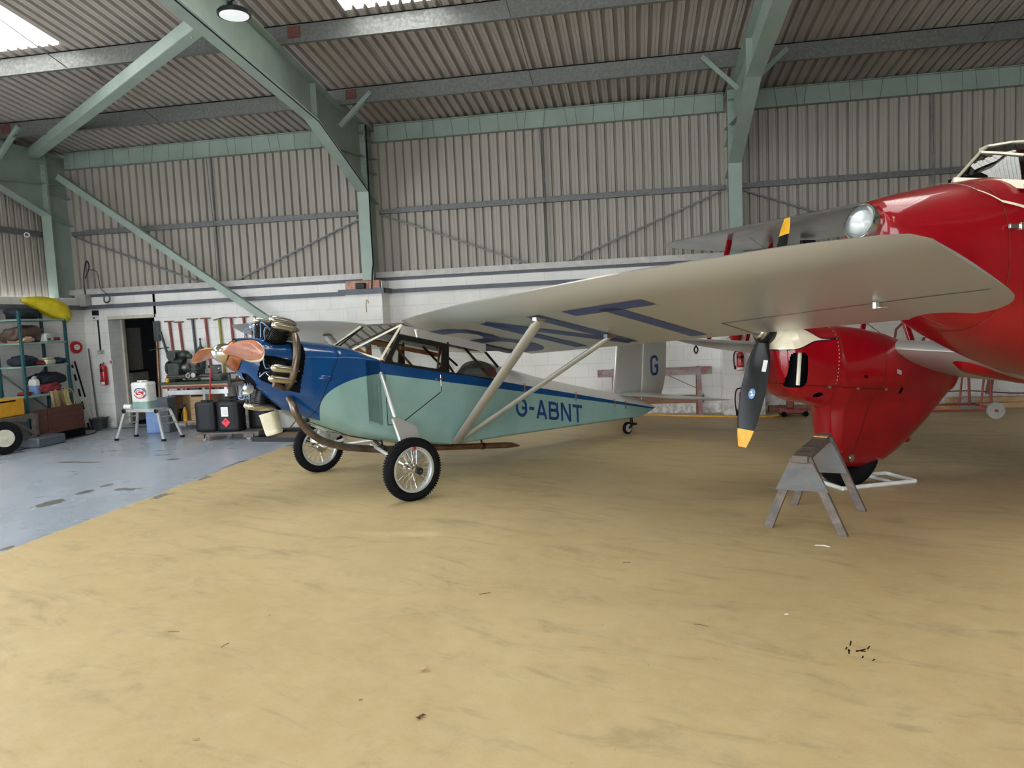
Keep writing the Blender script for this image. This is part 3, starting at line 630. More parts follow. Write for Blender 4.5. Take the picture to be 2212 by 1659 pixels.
# ------------------------------------------------------------------ blue and duck egg monoplane
MP = thing('monoplane', 'blue and duck egg green high wing monoplane with silver wings and wooden propeller', 'aeroplane', (-2.9256, 7.3177, 0), math.atan2(.744305, .66784))
def P(s, l, z): return V3((s, -l, z))
TS = [-1.17, -1.12, -1.05, -.95, -.8, -.6, -.35, -.1, .1, .3, .9, 1.2, 1.6, 1.9, 2.58, 3.75, 4.17, 4.4, 4.62, 4.77]
T_hw = [.150, .190, .235, .29, .345, .40, .44, .455, .46, .46, .46, .46, .415, .375, .30, .165, .115, .085, .05, .015]
T_zb = [1.31, 1.23, 1.12, 1.02, .89, .765, .63, .53, .485, .43, .33, .325, .315, .305, .28, .24, .23, .22, .275, .315]
T_zm = [1.455, 1.42, 1.36, 1.28, 1.17, 1.05, .90, .75, .66, .52, .40, .385, .375, .36, .33, .28, .26, .25, .295, .32]
T_zs = [1.455, 1.44, 1.42, 1.40, 1.385, 1.37, 1.35, 1.335, 1.31, 1.265, 1.137, 1.07, .985, .92, .775, .525, .435, .386, .34, .318]
T_zt = [1.605, 1.607, 1.607, 1.605, 1.592, 1.562, 1.525, 1.465, 1.36, 1.30, 1.15, 1.10, 1.215, 1.12, .915, .635, .545, .47, .385, .322]
T_n = [2, 2, 2, 2.1, 2.2, 2.4, 2.6, 2.8, 3.2, 3.4, 3.4, 3.4, 3.4, 3.4, 3, 2.6, 2.4, 2.2, 2, 2]
def fs(tab, s): return lerp(s, TS, tab)
def half(s, n1=22, n2=14, open_top=False):
    hw, zb, zm, zs, zt, n = [fs(t, s) for t in (T_hw, T_zb, T_zm, T_zs, T_zt, T_n)]
    pts = []
    for i in range(n1 + 1):
        a = PI / 2 * i / n1; pts.append((hw * math.sin(a) ** (2 / n), zm - (zm - zb) * math.cos(a) ** (2 / n)))
    for i in range(1, 7): pts.append((hw, zm + (zs - zm) * i / 6))
    if not open_top:
        for i in range(1, n2 + 1):
            a = PI / 2 * i / n2; k = 2 / (2 if s < -.3 else 2.2); pts.append((hw * math.cos(a) ** k if i < n2 else 0, zs + (zt - zs) * math.sin(a) ** k))
    return pts
def ring(s, open_top=False):
    h = half(s, open_top=open_top); R = [(l, z) for l, z in h]; L = [(-l, z) for l, z in h[1:]]
    return [P(s, l, z) for l, z in (R[::-1] + L if not open_top else R[::-1] + L)] if open_top else [P(s, l, z) for l, z in R + L[:-1][::-1]]
# engine frame
EO = V3((-.86, 0, 1.385)); tl = math.radians(12)
EA = V3((math.cos(tl), 0, -math.sin(tl))); EU = V3((math.sin(tl), 0, math.cos(tl))); EP = V3((0, -1, 0))  # aft, up, port
def EX(a, ang, r): return EO + EA * a + (EU * math.cos(ang) + EP * math.sin(ang)) * r
CYL = [math.radians(k) for k in (36, 108, 180, 252, 324)]
def in_hole(p):
    q = p - EO; a = q.dot(EA); u = q.dot(EU); r = q.dot(EP); ang = math.atan2(r, u)
    for c in CYL:
        d = (ang - c + PI) % (2 * PI) - PI; rr = math.hypot(u, r)
        t = d * rr
        if abs(d) > 1.2: continue
        if abs(math.degrees(c) - 180) < 1:
            if -0.20 < a < .16 and abs(t) < .12 and ((a + .02) / .19) ** 4 + (t / .14) ** 4 < 1: return True
        elif math.degrees(c) in (108.0, 252.0) or abs(math.degrees(c) - 108) < 1 or abs(math.degrees(c) - 252) < 1:
            sg = 1 if r > 0 else -1
            t2 = t * sg
            if ((a + .0) / .165) ** 4 + ((t2 - .01) / .135) ** 4 < 1: return True
            if .09 < a < .205 and -.40 < t2 < .16: return True
        else:
            if ((a + .0) / .125) ** 2 + (t / .125) ** 2 < 1: return True
            if .06 < a < .16 and abs(t) < .10: return True
    if q.dot(EA) < -.02 and a > -.30 and u < 0 and ((a + .19) / .065) ** 2 + ((ang % (2 * PI) - PI + .40) * rr / .06) ** 2 < 1 and r > 0: return True
    return False
b = MB()
S1 = [-1.17 + i * .008 for i in range(int((1.17 + .1) / .008) + 1)] + [-.06, -.02, .02, .06]
def half_f(s): return half(s, 60, 50)
rings = []
for s in S1:
    h = half_f(s); rings.append([P(s, l, z) for l, z in h] + [P(s, -l, z) for l, z in h[1:-1][::-1]])
n = len(rings[0]); o = 0
b.v = [tuple(p) for r in rings for p in r]
for i in range(len(rings) - 1):
    for j in range(n):
        k = (j + 1) % n; c = (rings[i][j] + rings[i][k] + rings[i + 1][j] + rings[i + 1][k]) / 4
        if c.x < -.5 and in_hole(c): continue
        b.f.append((i * n + j, i * n + k, (i + 1) * n + k, (i + 1) * n + j)); b.mi.append(0)
b.build('engine_cowling', 'fus', MP, sharp=60)
b = MB(); b.loft([[P(s, p.y * -.93, (fs(T_zs, s) + (p.z - fs(T_zs, s)) * .93)) for p in ring(s)] for s in (-1.1, -1.0, -.9, -.8, -.7, -.6, -.5, -.42)], True); b.build('cowling_shade_shell', 'dark', MP)  # added black shell standing in for the shade inside the cowling
b = MB(); S2 = [.06, .12, .2, .3, .5, .7, .9, 1.05, 1.2, 1.4, 1.62]
b.loft([ring(s, True) for s in S2], False, closed=False)
S3 = [1.62, 1.75, 1.9, 2.2, 2.58, 3, 3.4, 3.75, 4.0, 4.17, 4.3, 4.4, 4.5, 4.62, 4.70, 4.77]
b.loft([ring(s) for s in S3], False); b.add([ring(4.77)[i] for i in range(len(ring(4.77)))], [tuple(range(len(ring(4.77))))])
b.build('fuselage', 'fus', MP, sharp=40)
# inner crankcase drum, dark, seen through the cylinder openings
b = MB(); b.lathe(EO - EA * .28, EA, [(0, .10), (0, .15), (.5, .26), (.5, .1)], 32); b.build('crankcase', 'finblack', MP)
# nose bowl, propeller, spinner
HO = EO - EA * .415
b = MB(); b.lathe(HO, EA, [(.0, .075), (.02, .095), (.04, .12), (.085, .150), (.11, .155), (.11, .12)], 36); b.build('nose_bowl', 'nosebowl', MP)
b = MB(); b.lathe(HO - EA * .125, EA, [(0, .004), (.012, .034), (.035, .062), (.07, .083), (.11, .093), (.125, .094)], 32)
for k in range(6):
    a = k * PI / 3; c = HO - EA * .02 + (EU * math.cos(a) + EP * math.sin(a)) * .078
    b.lathe(c, (EU * math.cos(a) + EP * math.sin(a)), [(0, .008), (.008, .006)], 8)
b.build('spinner', 'chrome', MP)
def prop_blades(parent, HO, A, U, Pp, ang, R, ch, name='propeller', mats=('prop', 'propedge'), pitch0=62, pitch1=22, tip=None, hubr=.075, round_tip=True, hand=1):
    b = MB(); D = U * math.cos(ang) + Pp * math.sin(ang); T = A.cross(D) * hand
    for sg in (1, -1):
        rings = []
        N = 26
        for i in range(N + 1):
            x = i / N; r = .02 + (R - .02) * x; e = lerp(x, *ch)
            if round_tip and x > .86: e *= math.sqrt(max(0.0, 1 - ((x - .86) / .145) ** 2))
            pa = math.radians(lerp(x, [0, .15, .4, 1], [pitch0 + 18, pitch0, (pitch0 + pitch1) / 2, pitch1])); th = lerp(x, [0, .12, .3, 1], [.085, .07, .034, .012])
            if x > .97: th *= .6
            c = HO + D * (sg * r); cd = (T * sg * math.cos(pa) + A * math.sin(pa)); nd = (A * math.cos(pa) - T * sg * math.sin(pa))
            rings.append([c + cd * (e / 2 * math.cos(q)) + nd * (th / 2 * math.sin(q) * (1 if math.sin(q) > 0 else .55)) for q in [2 * PI * k / 20 for k in range(20)]])
        o = len(b.f); b.loft(rings, True)
        if tip is None:
            for fi in range(o, len(b.f)):
                loc = (fi - o) % 20
                if loc in (0, 1, 18, 19) and (fi - o) // 20 > 6: b.mi[fi] = 1
        else:
            for fi in range(o, len(b.f)):
                if (fi - o) // 20 >= tip or fi == len(b.f) - 1: b.mi[fi] = 1
    b.lathe(HO - A * .05, A, [(0, hubr * .9), (.01, hubr), (.09, hubr), (.1, hubr * .9)], 24)
    return b.build(name, list(mats), parent, sharp=50)
prop_blades(MP, HO, EA, EU, EP, math.radians(88), .99, ([0, .12, .3, .55, .8, 1], [.11, .13, .175, .215, .195, .14]))
# cylinders
for i, c in enumerate(CYL):
    D = EU * math.cos(c) + EP * math.sin(c); T = EA.cross(D)
    ext_ = .035 if i == 2 else 0
    prof = []
    r = .17 + ext_
    for k in range(12): prof += [(r, .070), (r + .003, .090), (r + .009, .090), (r + .012, .070)]; r += .0175
    prof += [(r, .07), (r, .085), (r + .012, .085), (r + .02, .06)]
    E0 = EO; EO = EO + D * ext_ - EA * ext_
    b = MB(); b.lathe(EO, D, prof, 28); cy = b.build('engine_cylinder', 'finblack', MP, sharp=25)
    b = MB()
    for sg in (-1, 1):
        b.box(EO + D * .395 + T * sg * .045, (.10, .035, .05), R=Matrix((EA, T, D)).transposed())
    b.build('cylinder_head', 'finblack', cy, bevel=.008)
    for sg in (-1, 1):
        b = MB(); c0 = EO + D * .428 + T * sg * .052 - EA * .125
        rr = [(0, .004), (.006, .02), (.025, .034), (.06, .038), (.20, .036), (.24, .028), (.275, .012), (.285, .002)]
        b.lathe(c0, (EA + D * (-.04)).normalized(), rr, 20); b.build('rocker_cover', 'nickel', cy)
        b = MB(); b.tube([EO + D * .19 - EA * .12 + T * sg * .03, EO + D * .40 - EA * .10 + T * sg * .045], .0085, 8); b.build('pushrod_tube', 'chrome' if i % 2 else 'finblack', cy)
        b = MB(); q0 = EO + D * .34 - EA * .095 + T * sg * .02
        b.tube(smooth_path([q0, q0 - EA * .05 + D * .03, q0 - EA * .08 + T * sg * .05 + D * .02, q0 - EA * .05 + T * sg * .06 - D * .07, EO + D * .22 - EA * .14 + T * sg * .03]), .0055, 6); b.build('ignition_lead', 'cable', cy)
    b = MB(); b.tube([EO + D * .36 + EA * .04 + T * .05, EO + D * .35 + EA * .10 + T * .055, EO + D * .30 + EA * .16 + T * .04], .02, 10); b.build('exhaust_stub', 'exhaust', cy); EO = E0
# exhaust collector
pts = [EX(.10, math.radians(a), r) for a, r in ((28, .30), (36, .34), (50, .395), (66, .425), (84, .435), (102, .43), (116, .42), (127, .40))]
b = MB(); b.tube(smooth_path(pts), .036, 16); b.build('exhaust_collector', 'exhaust', MP)
b = MB(); b.tube(smooth_path([EX(-.06, math.radians(122), .44), EX(.0, math.radians(124), .44), EX(.05, math.radians(128), .42), EX(.10, math.radians(127), .40)]), .027, 12); b.build('exhaust_branch', 'exhaust', MP)
pts = [P(-.80, .30, 1.02), P(-.80, .37, .97), P(-.79, .39, .90), P(-.74, .385, .80), P(-.64, .38, .67), P(-.50, .37, .57), P(-.32, .36, .50), P(-.12, .35, .45), P(.10, .345, .405)]
b = MB(); b.tube(smooth_path(pts), .036, 16); b.build('exhaust_down_pipe', 'exhaust', MP)
b = MB(); b.lathe(P(.08, .345, .408), P(1.86, .30, .20) - P(.08, .345, .408), [(0, .030), (0, .0375), (.04, .0375), (.05, .034), (1.68, .034), (1.70, .036), (1.72, .034)], 16)
e0 = P(.08, .345, .408); ed = (P(1.86, .30, .20) - e0).normalized(); b.tube([e0 + ed * 1.70, e0 + ed * 1.78, e0 + ed * 1.90 + V3((0, 0, -.01))], [.034, .032, .010], 14)
b.build('tail_pipe', 'exhaust2', MP)
for s0 in (.14, 1.42):
    t0 = (s0 - .08) / 1.78; c = e0.lerp(P(1.86, .30, .20), t0)
    b = MB(); b.lathe(c - ed * .02, ed, [(0, .034), (0, .04), (.04, .04), (.04, .034)], 14); b.bar(c, c + V3((-.02, 0, .10)), .02, .012); b.build('pipe_bracket', 'finblack', MP)
# carburettor intake detail
b = MB(); q = P(-1.08, .10, 1.12); b.lathe(q, (-.6, -.5, .2), [(0, .03), (.03, .045), (.05, .035), (.09, .03), (.11, .02)], 14); b.lathe(q + V3((-.02, .0, -.03)), (-.9, .2, 0), [(0, .025), (.06, .02)], 12); b.build('intake_horn', 'alloy', MP)
b = MB(); b.ell(P(-.46, .405, 1.19), (.09, .05, .04), 16, 10); b.build('cowling_blister', 'fus', MP)
b = MB(); b.ell(P(-.60, .205, .80), (.03, .03, .045)); b.build('latch_pad', 'finblack', MP)
# wings
def wing(name, l0, l1, sg, zf, sl, ch, tf, mat, tips, n=30, parent=MP, pf=P, camber=.35, sle=None):
    b = MB(); rings = []
    for i in range(n + 1):
        x = i / n; x = x if not tips else 1 - (1 - x) ** 1.6
        l = l0 + (l1 - l0) * x; s0, s1 = ch(l); t = tf(l); c = s1 - s0; R = []
        for k in range(17):
            u = k / 16; u = 1 - (1 - u) ** 1; q = (1 - math.cos(PI * u)) / 2
            up = 2.6 * t * (math.sqrt(max(q, 0)) * .40 * (1 - q) + .32 * q * (1 - q) ** 1.3 * 1.4) if q > 0 else 0
            R.append((s0 + c * q, zf(l) - sl * (s0 + c * q - .37) + camber * t * max(0, 1 - q / .12) ** 2 + min(up, t) * 1.0 + (camber * t * (1 - max(0, 1 - q / .12) ** 2) * 0)))
        top = R; bot = [(s0 + c * q, zf(l) - sl * (s0 + c * q - .37) + camber * t * max(0, 1 - q / .14) ** 2.2) for q in [(1 - math.cos(PI * k / 16)) / 2 for k in range(15, 0, -1)]]
        rings.append([pf(s, l * sg, z + (0.012 if 0 else 0)) for s, z in top] + [pf(s, l * sg, z) for s, z in bot])
    b.loft(rings, True); return b.build(name, mat, parent, sharp=50)
def chP(l):
    s0 = .37; s1 = 2.08
    if l > 5.05:
        k = min(1, (l - 5.05) / .43); s1 = 2.08 - .55 * (1 - math.sqrt(max(0, 1 - k * k)))
        s0 = .37 + .10 * max(0, (l - 5.42) / .06)
    return s0, s1
tP = lambda l: lerp(l, [.45, .8, 1.5, 3.4, 4.8, 5.3, 5.48], [.15, .21, .27, .28, .19, .10, .03])
zP = lambda l: 1.655 + .064 * (l - .45)
zS = lambda l: 1.655 + .018 * (l - .45)
wing('port_wing', .45, 5.48, 1, zP, .23, chP, tP, 'silver', True)
def chS(l):
    s0, s1 = chP(l)
    if l > 4.6: s0 = .37 + .42 * ((l - 4.6) / .88) ** 2
    return s0, s1
wing('starboard_wing', .45, 5.48, -1, zS, .23, chS, lambda l: tP(l) * .85, 'silver', True)
wing('wing_centre_section', -.45, .45, 1, lambda l: 1.655, .23, lambda l: (.39, 1.9), lambda l: .10, 'silver', False, 6)
MB().add([P(.50, -.44, 1.618), P(.50, .44, 1.618), P(1.85, .44, 1.308), P(1.85, -.44, 1.308)], [(0, 1, 2, 3)]).build('cabin_headlining', 'cabgreen', MP, solid=.004)
# aileron hinge groove + fitting on the port wing
def LW(s, l): return P(s, l, zP(l) - .23 * (s - .37) - .003)
b = MB(); hp = [(1.62, 3.42), (1.58, 3.9), (1.54, 4.4), (1.51, 4.9), (1.49, 5.40)]
for (a, c) in zip(hp[:-1], hp[1:]): b.add([LW(a[0] - .006, a[1]), LW(a[0] + .006, a[1]), LW(c[0] + .006, c[1]), LW(c[0] - .006, c[1])], [(0, 1, 2, 3)])
b.add([LW(1.62, 3.415), LW(1.62, 3.427), LW(2.07, 3.427), LW(2.07, 3.415)], [(0, 1, 2, 3)])
b.build('aileron_gap', 'greyfabric', MP, smooth=False)
q = LW(1.50, 4.72); b = MB(); b.box(q + V3((0, 0, -.02)), (.05, .02, .04)); b.box(q + V3((.06, 0, -.035)), (.10, .05, .006)); b.build('aileron_hinge', 'alloy', MP)
# registration
def word(name, txt, f, w, h, t, gap, mat, seg=.06, lab=None):
    x = 0
    for ch in txt:
        cw = w * (.45 if ch == '-' else 1)
        b = MB()
        for pth, cl in glyph(ch, cw, h, t): ribbon(b, pth, t, lambda X, Y, x=x: f(X + x, Y), bool(cl), seg)
        b.build('registration_letter', mat, MP, smooth=False, label=lab % ch); x += cw + gap
def fside(x, y):
    s = 1.875 + x; z = .545 - .195 * x + y
    return P(s, fs(T_hw, s) + .0035, z)
word('reg', 'G-ABNT', fside, .188, .225, .038, .034, 'letterblue', .03, 'dark blue letter %s on the duck egg fuselage side')
def funder(x, y): 
    l = .20 + x; s = 1.95 - y
    return P(s, l, zP(l) - .23 * (s - .37) - .004)
word('reg', 'BNT', funder, .87, 1.26, .175, .285, 'underblue', .08, 'large blue letter %s under the silver wing')
# struts
def strut(name, a, c, w, h, parent=MP, mat='silverstrut'):
    a, c = V3(a), V3(c); ax = (c - a).normalized(); f = V3((1, 0, 0)); f = (f - ax * f.dot(ax)).normalized(); r = ax.cross(f)
    rings = []
    for x in (0, .03, .5, .97, 1):
        k = .55 if x in (0, 1) else 1
        rings.append([a.lerp(c, x) + f * (w / 2 * k * math.cos(q)) + r * (h / 2 * k * math.sin(q)) for q in [2 * PI * i / 18 for i in range(18)]])
    return MB().loft(rings).build(name, mat, parent)
for sg, zf in ((1, zP), (-1, zS)):
    for (s1, l1, w_, h_) in ((.76, 2.15, .125, .06), (1.58, 2.2, .085, .045)):
        zz = zf(l1) - .23 * (s1 - .37)
        a = P(.95 + (.06 if s1 > 1 else 0), .47 * sg, .37 + (.02 if s1 > 1 else 0)); c = P(s1, l1 * sg, zz - .03); st = strut('wing_strut', a, c, w_, h_)
        b = MB(); b.box(P(s1, l1 * sg, zz - .015), (.11, .05, .03)); b.lathe(P(s1 - .03, l1 * sg, zz - .03), (1, 0, 0), [(0, .01), (.09, .01)], 8); b.build('strut_fitting', 'chrome', st)
b = MB()
for (s, l) in ((.62, 2.15), (1.42, 2.2)):
    b.add([LW(s, l - .25), LW(s + .01, l - .25), LW(s + .01, l + .3), LW(s, l + .3)], [(0, 1, 2, 3)]); b.add([LW(s, l + .29), LW(s, l + .30), LW(s + .35, l + .30), LW(s + .35, l + .29)], [(0, 1, 2, 3)])
b.build('inspection_panel_edge', 'alloy', MP, smooth=False)
# fin, rudder, tailplane
def slab(name, poly, t, mat, nrm='l', off=0, label=None):
    b = MB(); c = V3((sum(p[0] for p in poly) / len(poly), sum(p[1] for p in poly) / len(poly), 0)); r1 = []; r2 = []
    rings = []
    for k, (f, d) in enumerate(((1, 0), (.985, .35), (.93, .8), (.8, 1))):
        rings.append([(c.x + (x - c.x) * f, c.y + (y - c.y) * f, d * t / 2) for x, y in poly])
    full = [[(x, y, -d) for x, y, d in r] for r in rings[::-1]] + rings
    full = [[P(x, off + d, y) for x, y, d in r] for r in full]
    b.loft(full); return b.build(name, mat, MP, sharp=50, label=label)
slab('fin', [(3.90, .58), (4.47, .50), (4.545, 1.26), (4.56, 1.46), (4.10, 1.50), (4.02, 1.40), (3.985, 1.25)], .05, 'silver')
slab('rudder', [(4.475, .46), (4.90, .47), (4.97, .62), (5.02, .80), (5.05, 1.24), (5.02, 1.40), (4.9, 1.48), (4.57, 1.46)], .045, 'silver')
b = MB()
for pth, cl in glyph('G', .17, .30, .042): ribbon(b, pth, .042, lambda X, Y: P(4.665 + X, .0265, .775 + Y), False, .1)
b.build('registration_letter', 'letterblue', MP, smooth=False, label='blue letter G on the silver rudder')
for sg in (1, -1):
    rings = []
    for i in range(13):
        x = i / 12; l = .08 + 1.27 * x; s0 = 3.93 + .10 * x + (.45 * max(0, (x - .8) / .2) ** 2); s1 = 4.92 - .05 * x - (.25 * max(0, (x - .85) / .15) ** 2); t = .075 * (1 - .6 * x) * (1 if x < 1 else .3)
        zl = lambda s: .575 - .10 * (s - 3.95) + .0 * l
        R = [(s0 + (s1 - s0) * (1 - math.cos(PI * k / 8)) / 2) for k in range(9)]
        rings.append([P(s, sg * l, zl(s) + t * math.sqrt(max(0, (s - s0) / (s1 - s0))) * (1 - (s - s0) / (s1 - s0)) * 1.6) for s in R] + [P(s, sg * l, zl(s) - t * .5 * math.sqrt(max(0, (s - s0) / (s1 - s0))) * (1 - (s - s0) / (s1 - s0)) * 1.6) for s in R[-2:0:-1]])
    MB().loft(rings).build('tailplane', 'silver', MP, sharp=50)
# tail wheel
tw = thing('tail_wheel', '', '', (0, 0, 0)); tw.parent = MP
for k in ('label', 'category'): del tw[k]
MB().lathe(P(4.17, .025, .086), (0, 1, 0), [(0, .04), (0, .07), (.01, .084), (.025, .086), (.04, .084), (.05, .07), (.05, .04)], 24).build('tyre', 'rubber', tw)
MB().lathe(P(4.17, .027, .086), (0, 1, 0), [(0, .02), (0, .058), (.01, .058), (.02, .04), (.034, .04), (.044, .058), (.054, .058), (.054, .02)], 20).build('wheel_hub', 'alloy', tw)
b = MB(); b.bar(P(4.17, .035, .086), P(4.26, .03, .15), .012, .03); b.bar(P(4.17, -.035, .086), P(4.26, -.03, .15), .012, .03); b.tube([P(4.26, 0, .13), P(4.25, 0, .25)], .022, 10); b.box(P(4.30, 0, .125), (.10, .04, .03), mi=0); b.build('fork', 'finblack', tw)
# main gear
def wheel(sg):
    W_ = thing('main_wheel', '', '', (0, 0, 0)); W_.parent = MP
    for k in ('label', 'category'): del W_[k]
    c = P(.055, sg * 1.045, .298); ax = V3((0, 1, 0))
    R = .302; prof = []
    for k in range(15):
        a = 2 * PI * k / 14; prof.append((.046 * math.cos(a), R - .05 + .05 * math.sin(a)))
    b = MB(); b.lathe(c, ax, prof[:-1] + [prof[0]], 64, caps=False)
    for i in range(72):
        a = 2 * PI * i / 72
        for x, dx in ((-.026, .012), (.0, .012), (.026, .012)):
            aa = a + (x * 4); rr = R - .003 - (abs(x) / .046) ** 2 * .008; q = c + ax * x + V3((math.cos(aa), 0, math.sin(aa))) * rr
            b.box(q, (.014, .013, .010), R=Matrix.Rotation(-aa + PI / 2, 3, 'Y'))
    b.build('tyre', 'rubber', W_)
    r0 = R - .096
    MB().lathe(c, ax, [(-.036, r0 + .012), (-.036, r0 - .006), (-.026, r0 - .010), (-.02, r0 - .020), (.02, r0 - .020), (.026, r0 - .010), (.036, r0 - .006), (.036, r0 + .012), (-.036, r0 + .012)], 64, caps=False).build('rim', 'alloy', W_)
    b = MB()
    for i in range(40):
        a = 2 * PI * i / 40; side = 1 if i % 2 else -1; a2 = a + (.30 if (i // 2) % 2 else -.30)
        b.tube([c + ax * (side * .045) + V3((math.cos(a2), 0, math.sin(a2))) * .035, c + ax * (-side * .008) + V3((math.cos(a), 0, math.sin(a))) * (r0 - .018)], .003, 5, False)
    b.build('spokes', 'chrome', W_)
    MB().lathe(c, ax * sg * -1, [(-.09, .055), (-.07, .065), (-.045, .05), (-.04, .024), (.04, .024), (.045, .042), (.055, .042), (.06, .028), (.10, .026), (.10, .030), (.135, .030), (.14, .018), (.16, .016), (.17, .006)], 28).build('hub', 'chrome', W_, sharp=25)
    MB().lathe(c, ax * sg * -1, [(.098, .022), (.098, .034), (.14, .034), (.142, .018), (.168, .017), (.178, .004)], 20).build('hub_cap', 'finblack', W_, sharp=25)
    MB().box(c + V3((0.01, -.046 * sg, .205)), (.03, .004, .03)).build('valve_mark', 'redext', W_, label='red paint patch at the rim')
    a = P(.10, sg * .45, 1.20); j = P(.03, sg * .82, .78); hub = P(.07, sg * .95, .30)
    lg = strut('landing_gear_leg', a, j, .042, .042, mat='alloy')
    poly = [P(-.03, sg * .83, .775), P(.06, sg * .80, .77), P(.25, sg * .80, .68), P(.28, sg * .93, .40), P(.14, sg * .95, .34), P(.03, sg * .95, .36)]
    b = MB(); b.prism(poly, V3((0, -.045 * sg, 0))); b.build('leg_fairing', 'silverstrut', lg, bevel=.015)
    b = MB(); b.tube([P(.03, sg * .30, .46), P(.075, sg * .95, .30)], .019, 10); b.tube([P(.55, sg * .30, .40), P(.09, sg * .95, .30)], .017, 10); b.build('axle_stay', 'alloy', lg)
wheel(1); wheel(-1)
b = MB(); b.lathe(P(-.22, -.36, .47), (0, 0, 1), [(0, .09), (0, .11), (.07, .11), (.075, .1)], 24); b.build('belly_drum', 'alloy', MP)
b = MB(); b.tube([P(-.62, .22, .78), P(-.2, .30, .58), P(.10, .36, .49)], .004, 5); b.tube([P(-.45, .30, .66), P(.10, .38, .495)], .003, 5); b.tube([P(.06, .30, .50), P(.10, .36, .45), P(.15, .30, .44)], .014, 8); b.build('control_cables', 'finblack', MP)
# cabin
def bars(name, pts, w, h, mat, parent=MP, up=(0, -1, 0), label=None):
    b = MB()
    for a, c in pts: b.bar(P(*a), P(*c), w, h, up=up)
    return b.build(name, mat, parent, smooth=False, label=label)
A0, A0s = (-.12, .27, 1.43), (-.12, -.27, 1.43); B0, B0s = (.10, .46, 1.325), (.10, -.46, 1.325); C0, C0s = (.37, .455, 1.665), (.37, -.455, 1.665)
wsn = thing('windscreen', '', '', (0, 0, 0)); wsn.parent = MP
for k in ('label', 'category'): del wsn[k]
bars('frame', [(A0, C0), (A0, B0), (B0, C0), (A0s, C0s), (A0s, B0s), (B0s, C0s), (A0, A0s)], .018, .03, 'cream', wsn, up=(0, -.9, .3))
bars('centre_frame', [((-.10, .19, 1.46), (.36, .36, 1.66)), ((-.10, -.19, 1.46), (.36, -.36, 1.66))], .012, .012, 'finblack', wsn)
MB().add([P(*A0), P(*C0), P(*C0s), P(*A0s)], [(0, 1, 2, 3)]).build('front_pane', 'glass', wsn, smooth=False)
for sg in (1, -1): MB().add([P(A0[0], sg * A0[1], A0[2]), P(B0[0], sg * B0[1], B0[2]), P(C0[0], sg * C0[1], C0[2])], [(0, 1, 2)]).build('side_pane', 'glass', wsn, smooth=False)
for sg in (1, -1):
    L = .462 * sg
    outer = [(.145, 1.29), (.335, 1.575), (.905, 1.445), (.885, 1.14)]
    inner = rpath([(.215, 1.30), (.345, 1.515), (.848, 1.40), (.815, 1.175)], [.035, .05, .05, .05], True)
    b = MB()
    mid = (.52, 1.34); m = len(inner)
    def onray(p):
        dx, dz = p[0] - mid[0], p[1] - mid[1]; best = None
        for i in range(4):
            a, c = outer[i], outer[(i + 1) % 4]; ex, ez = c[0] - a[0], c[1] - a[1]; det = dx * (-ez) + ex * dz
            if abs(det) < 1e-9: continue
            t = ((a[0] - mid[0]) * (-ez) + ex * (a[1] - mid[1])) / det; u = (dx * (a[1] - mid[1]) - dz * (a[0] - mid[0])) / det
            if t > 0 and -1e-6 <= u <= 1 + 1e-6: best = t
        return (mid[0] + dx * best, mid[1] + dz * best)
    I = inner; O = [onray(p) for p in I]
    ring0 = [P(x, L, z) for x, z in O] + []
    b.v = [tuple(P(x, L, z)) for x, z in O] + [tuple(P(x, L, z)) for x, z in I] + [tuple(P(x, L - .02 * sg, z)) for x, z in O] + [tuple(P(x, L - .02 * sg, z)) for x, z in I]
    for i in range(m):
        k = (i + 1) % m; b.f += [(i, k, m + k, m + i), (m + i, m + k, 3 * m + k, 3 * m + i), (2 * m + i, 3 * m + i, 3 * m + k, 2 * m + k), (i, 2 * m + i, 2 * m + k, k)]; b.mi += [0] * 4
    dw = b.build('cabin_door_window', 'finblack', MP, smooth=False)
    MB().add([P(x, L - .008 * sg, z) for x, z in I], [tuple(range(m))]).build('window_pane', 'glass', dw, smooth=False)
    # fairing strip between window and wing
    MB().add([P(.335, L, 1.575), P(.37, L, 1.66), P(1.25, L, 1.46), P(1.42, L, 1.41), P(1.42, L, 1.32), P(.905, L, 1.445)], [(0, 1, 2, 3, 4, 5)]).build('cabin_cant_panel', 'deck', MP, smooth=False, solid=.006)
    MB().add([P(.93, L, 1.13), P(.93, L, 1.44), P(1.42, L * .94, 1.325), P(1.58, L * .9, 1.13), P(1.55, L * .91, 1.0)], [(0, 1, 2, 3, 4)]).build('rear_window', 'glass', MP, smooth=False)
    bars('sill', [((.12, L, 1.30), (.92, L, 1.13)), ((.92, L, 1.13), (1.60, L * .905, .99))], .02, .016, 'finblack', MP, up=(0, 0, 1))
    bars('window_post', [((.905, L, 1.13), (.915, L, 1.46)), ((1.42, L * .95, 1.33), (1.62, L * .88, 1.14))], .02, .022, 'finblack', MP)
    bars('diagonal_tube', [((1.15, L * .9, 1.40), (1.54, L * .85, 1.0))], .022, .022, 'finblack', MP)
for a, c in (((1.05, 0, 1.02), (1.12, 0, 1.44)), ((1.12, 0, 1.44), (1.22, 0, 1.02)), ((.98, .1, 1.0), (1.12, 0, 1.44)), ((1.25, -.3, 1.42), (1.5, -.3, 1.05)), ((.65, -.3, 1.5), (1.0, -.3, 1.1))): MB().tube([P(*a), P(*c)], .014, 8).build('cabin_truss_tube', 'exhaust2', MP)
b = MB(); b.ell(P(1.62, 0, .94), (.26, .36, .235), 24, 12); b.build('baggage_cover', 'greyfabric', MP)
b = MB(); b.box(P(.62, .18, .78), (.42, .38, .10)); b.box(P(.86, .18, .92), (.06, .36, .34), R=Matrix.Rotation(.2, 3, 'Y')); b.build('seat', 'cabred', MP, bevel=.03)
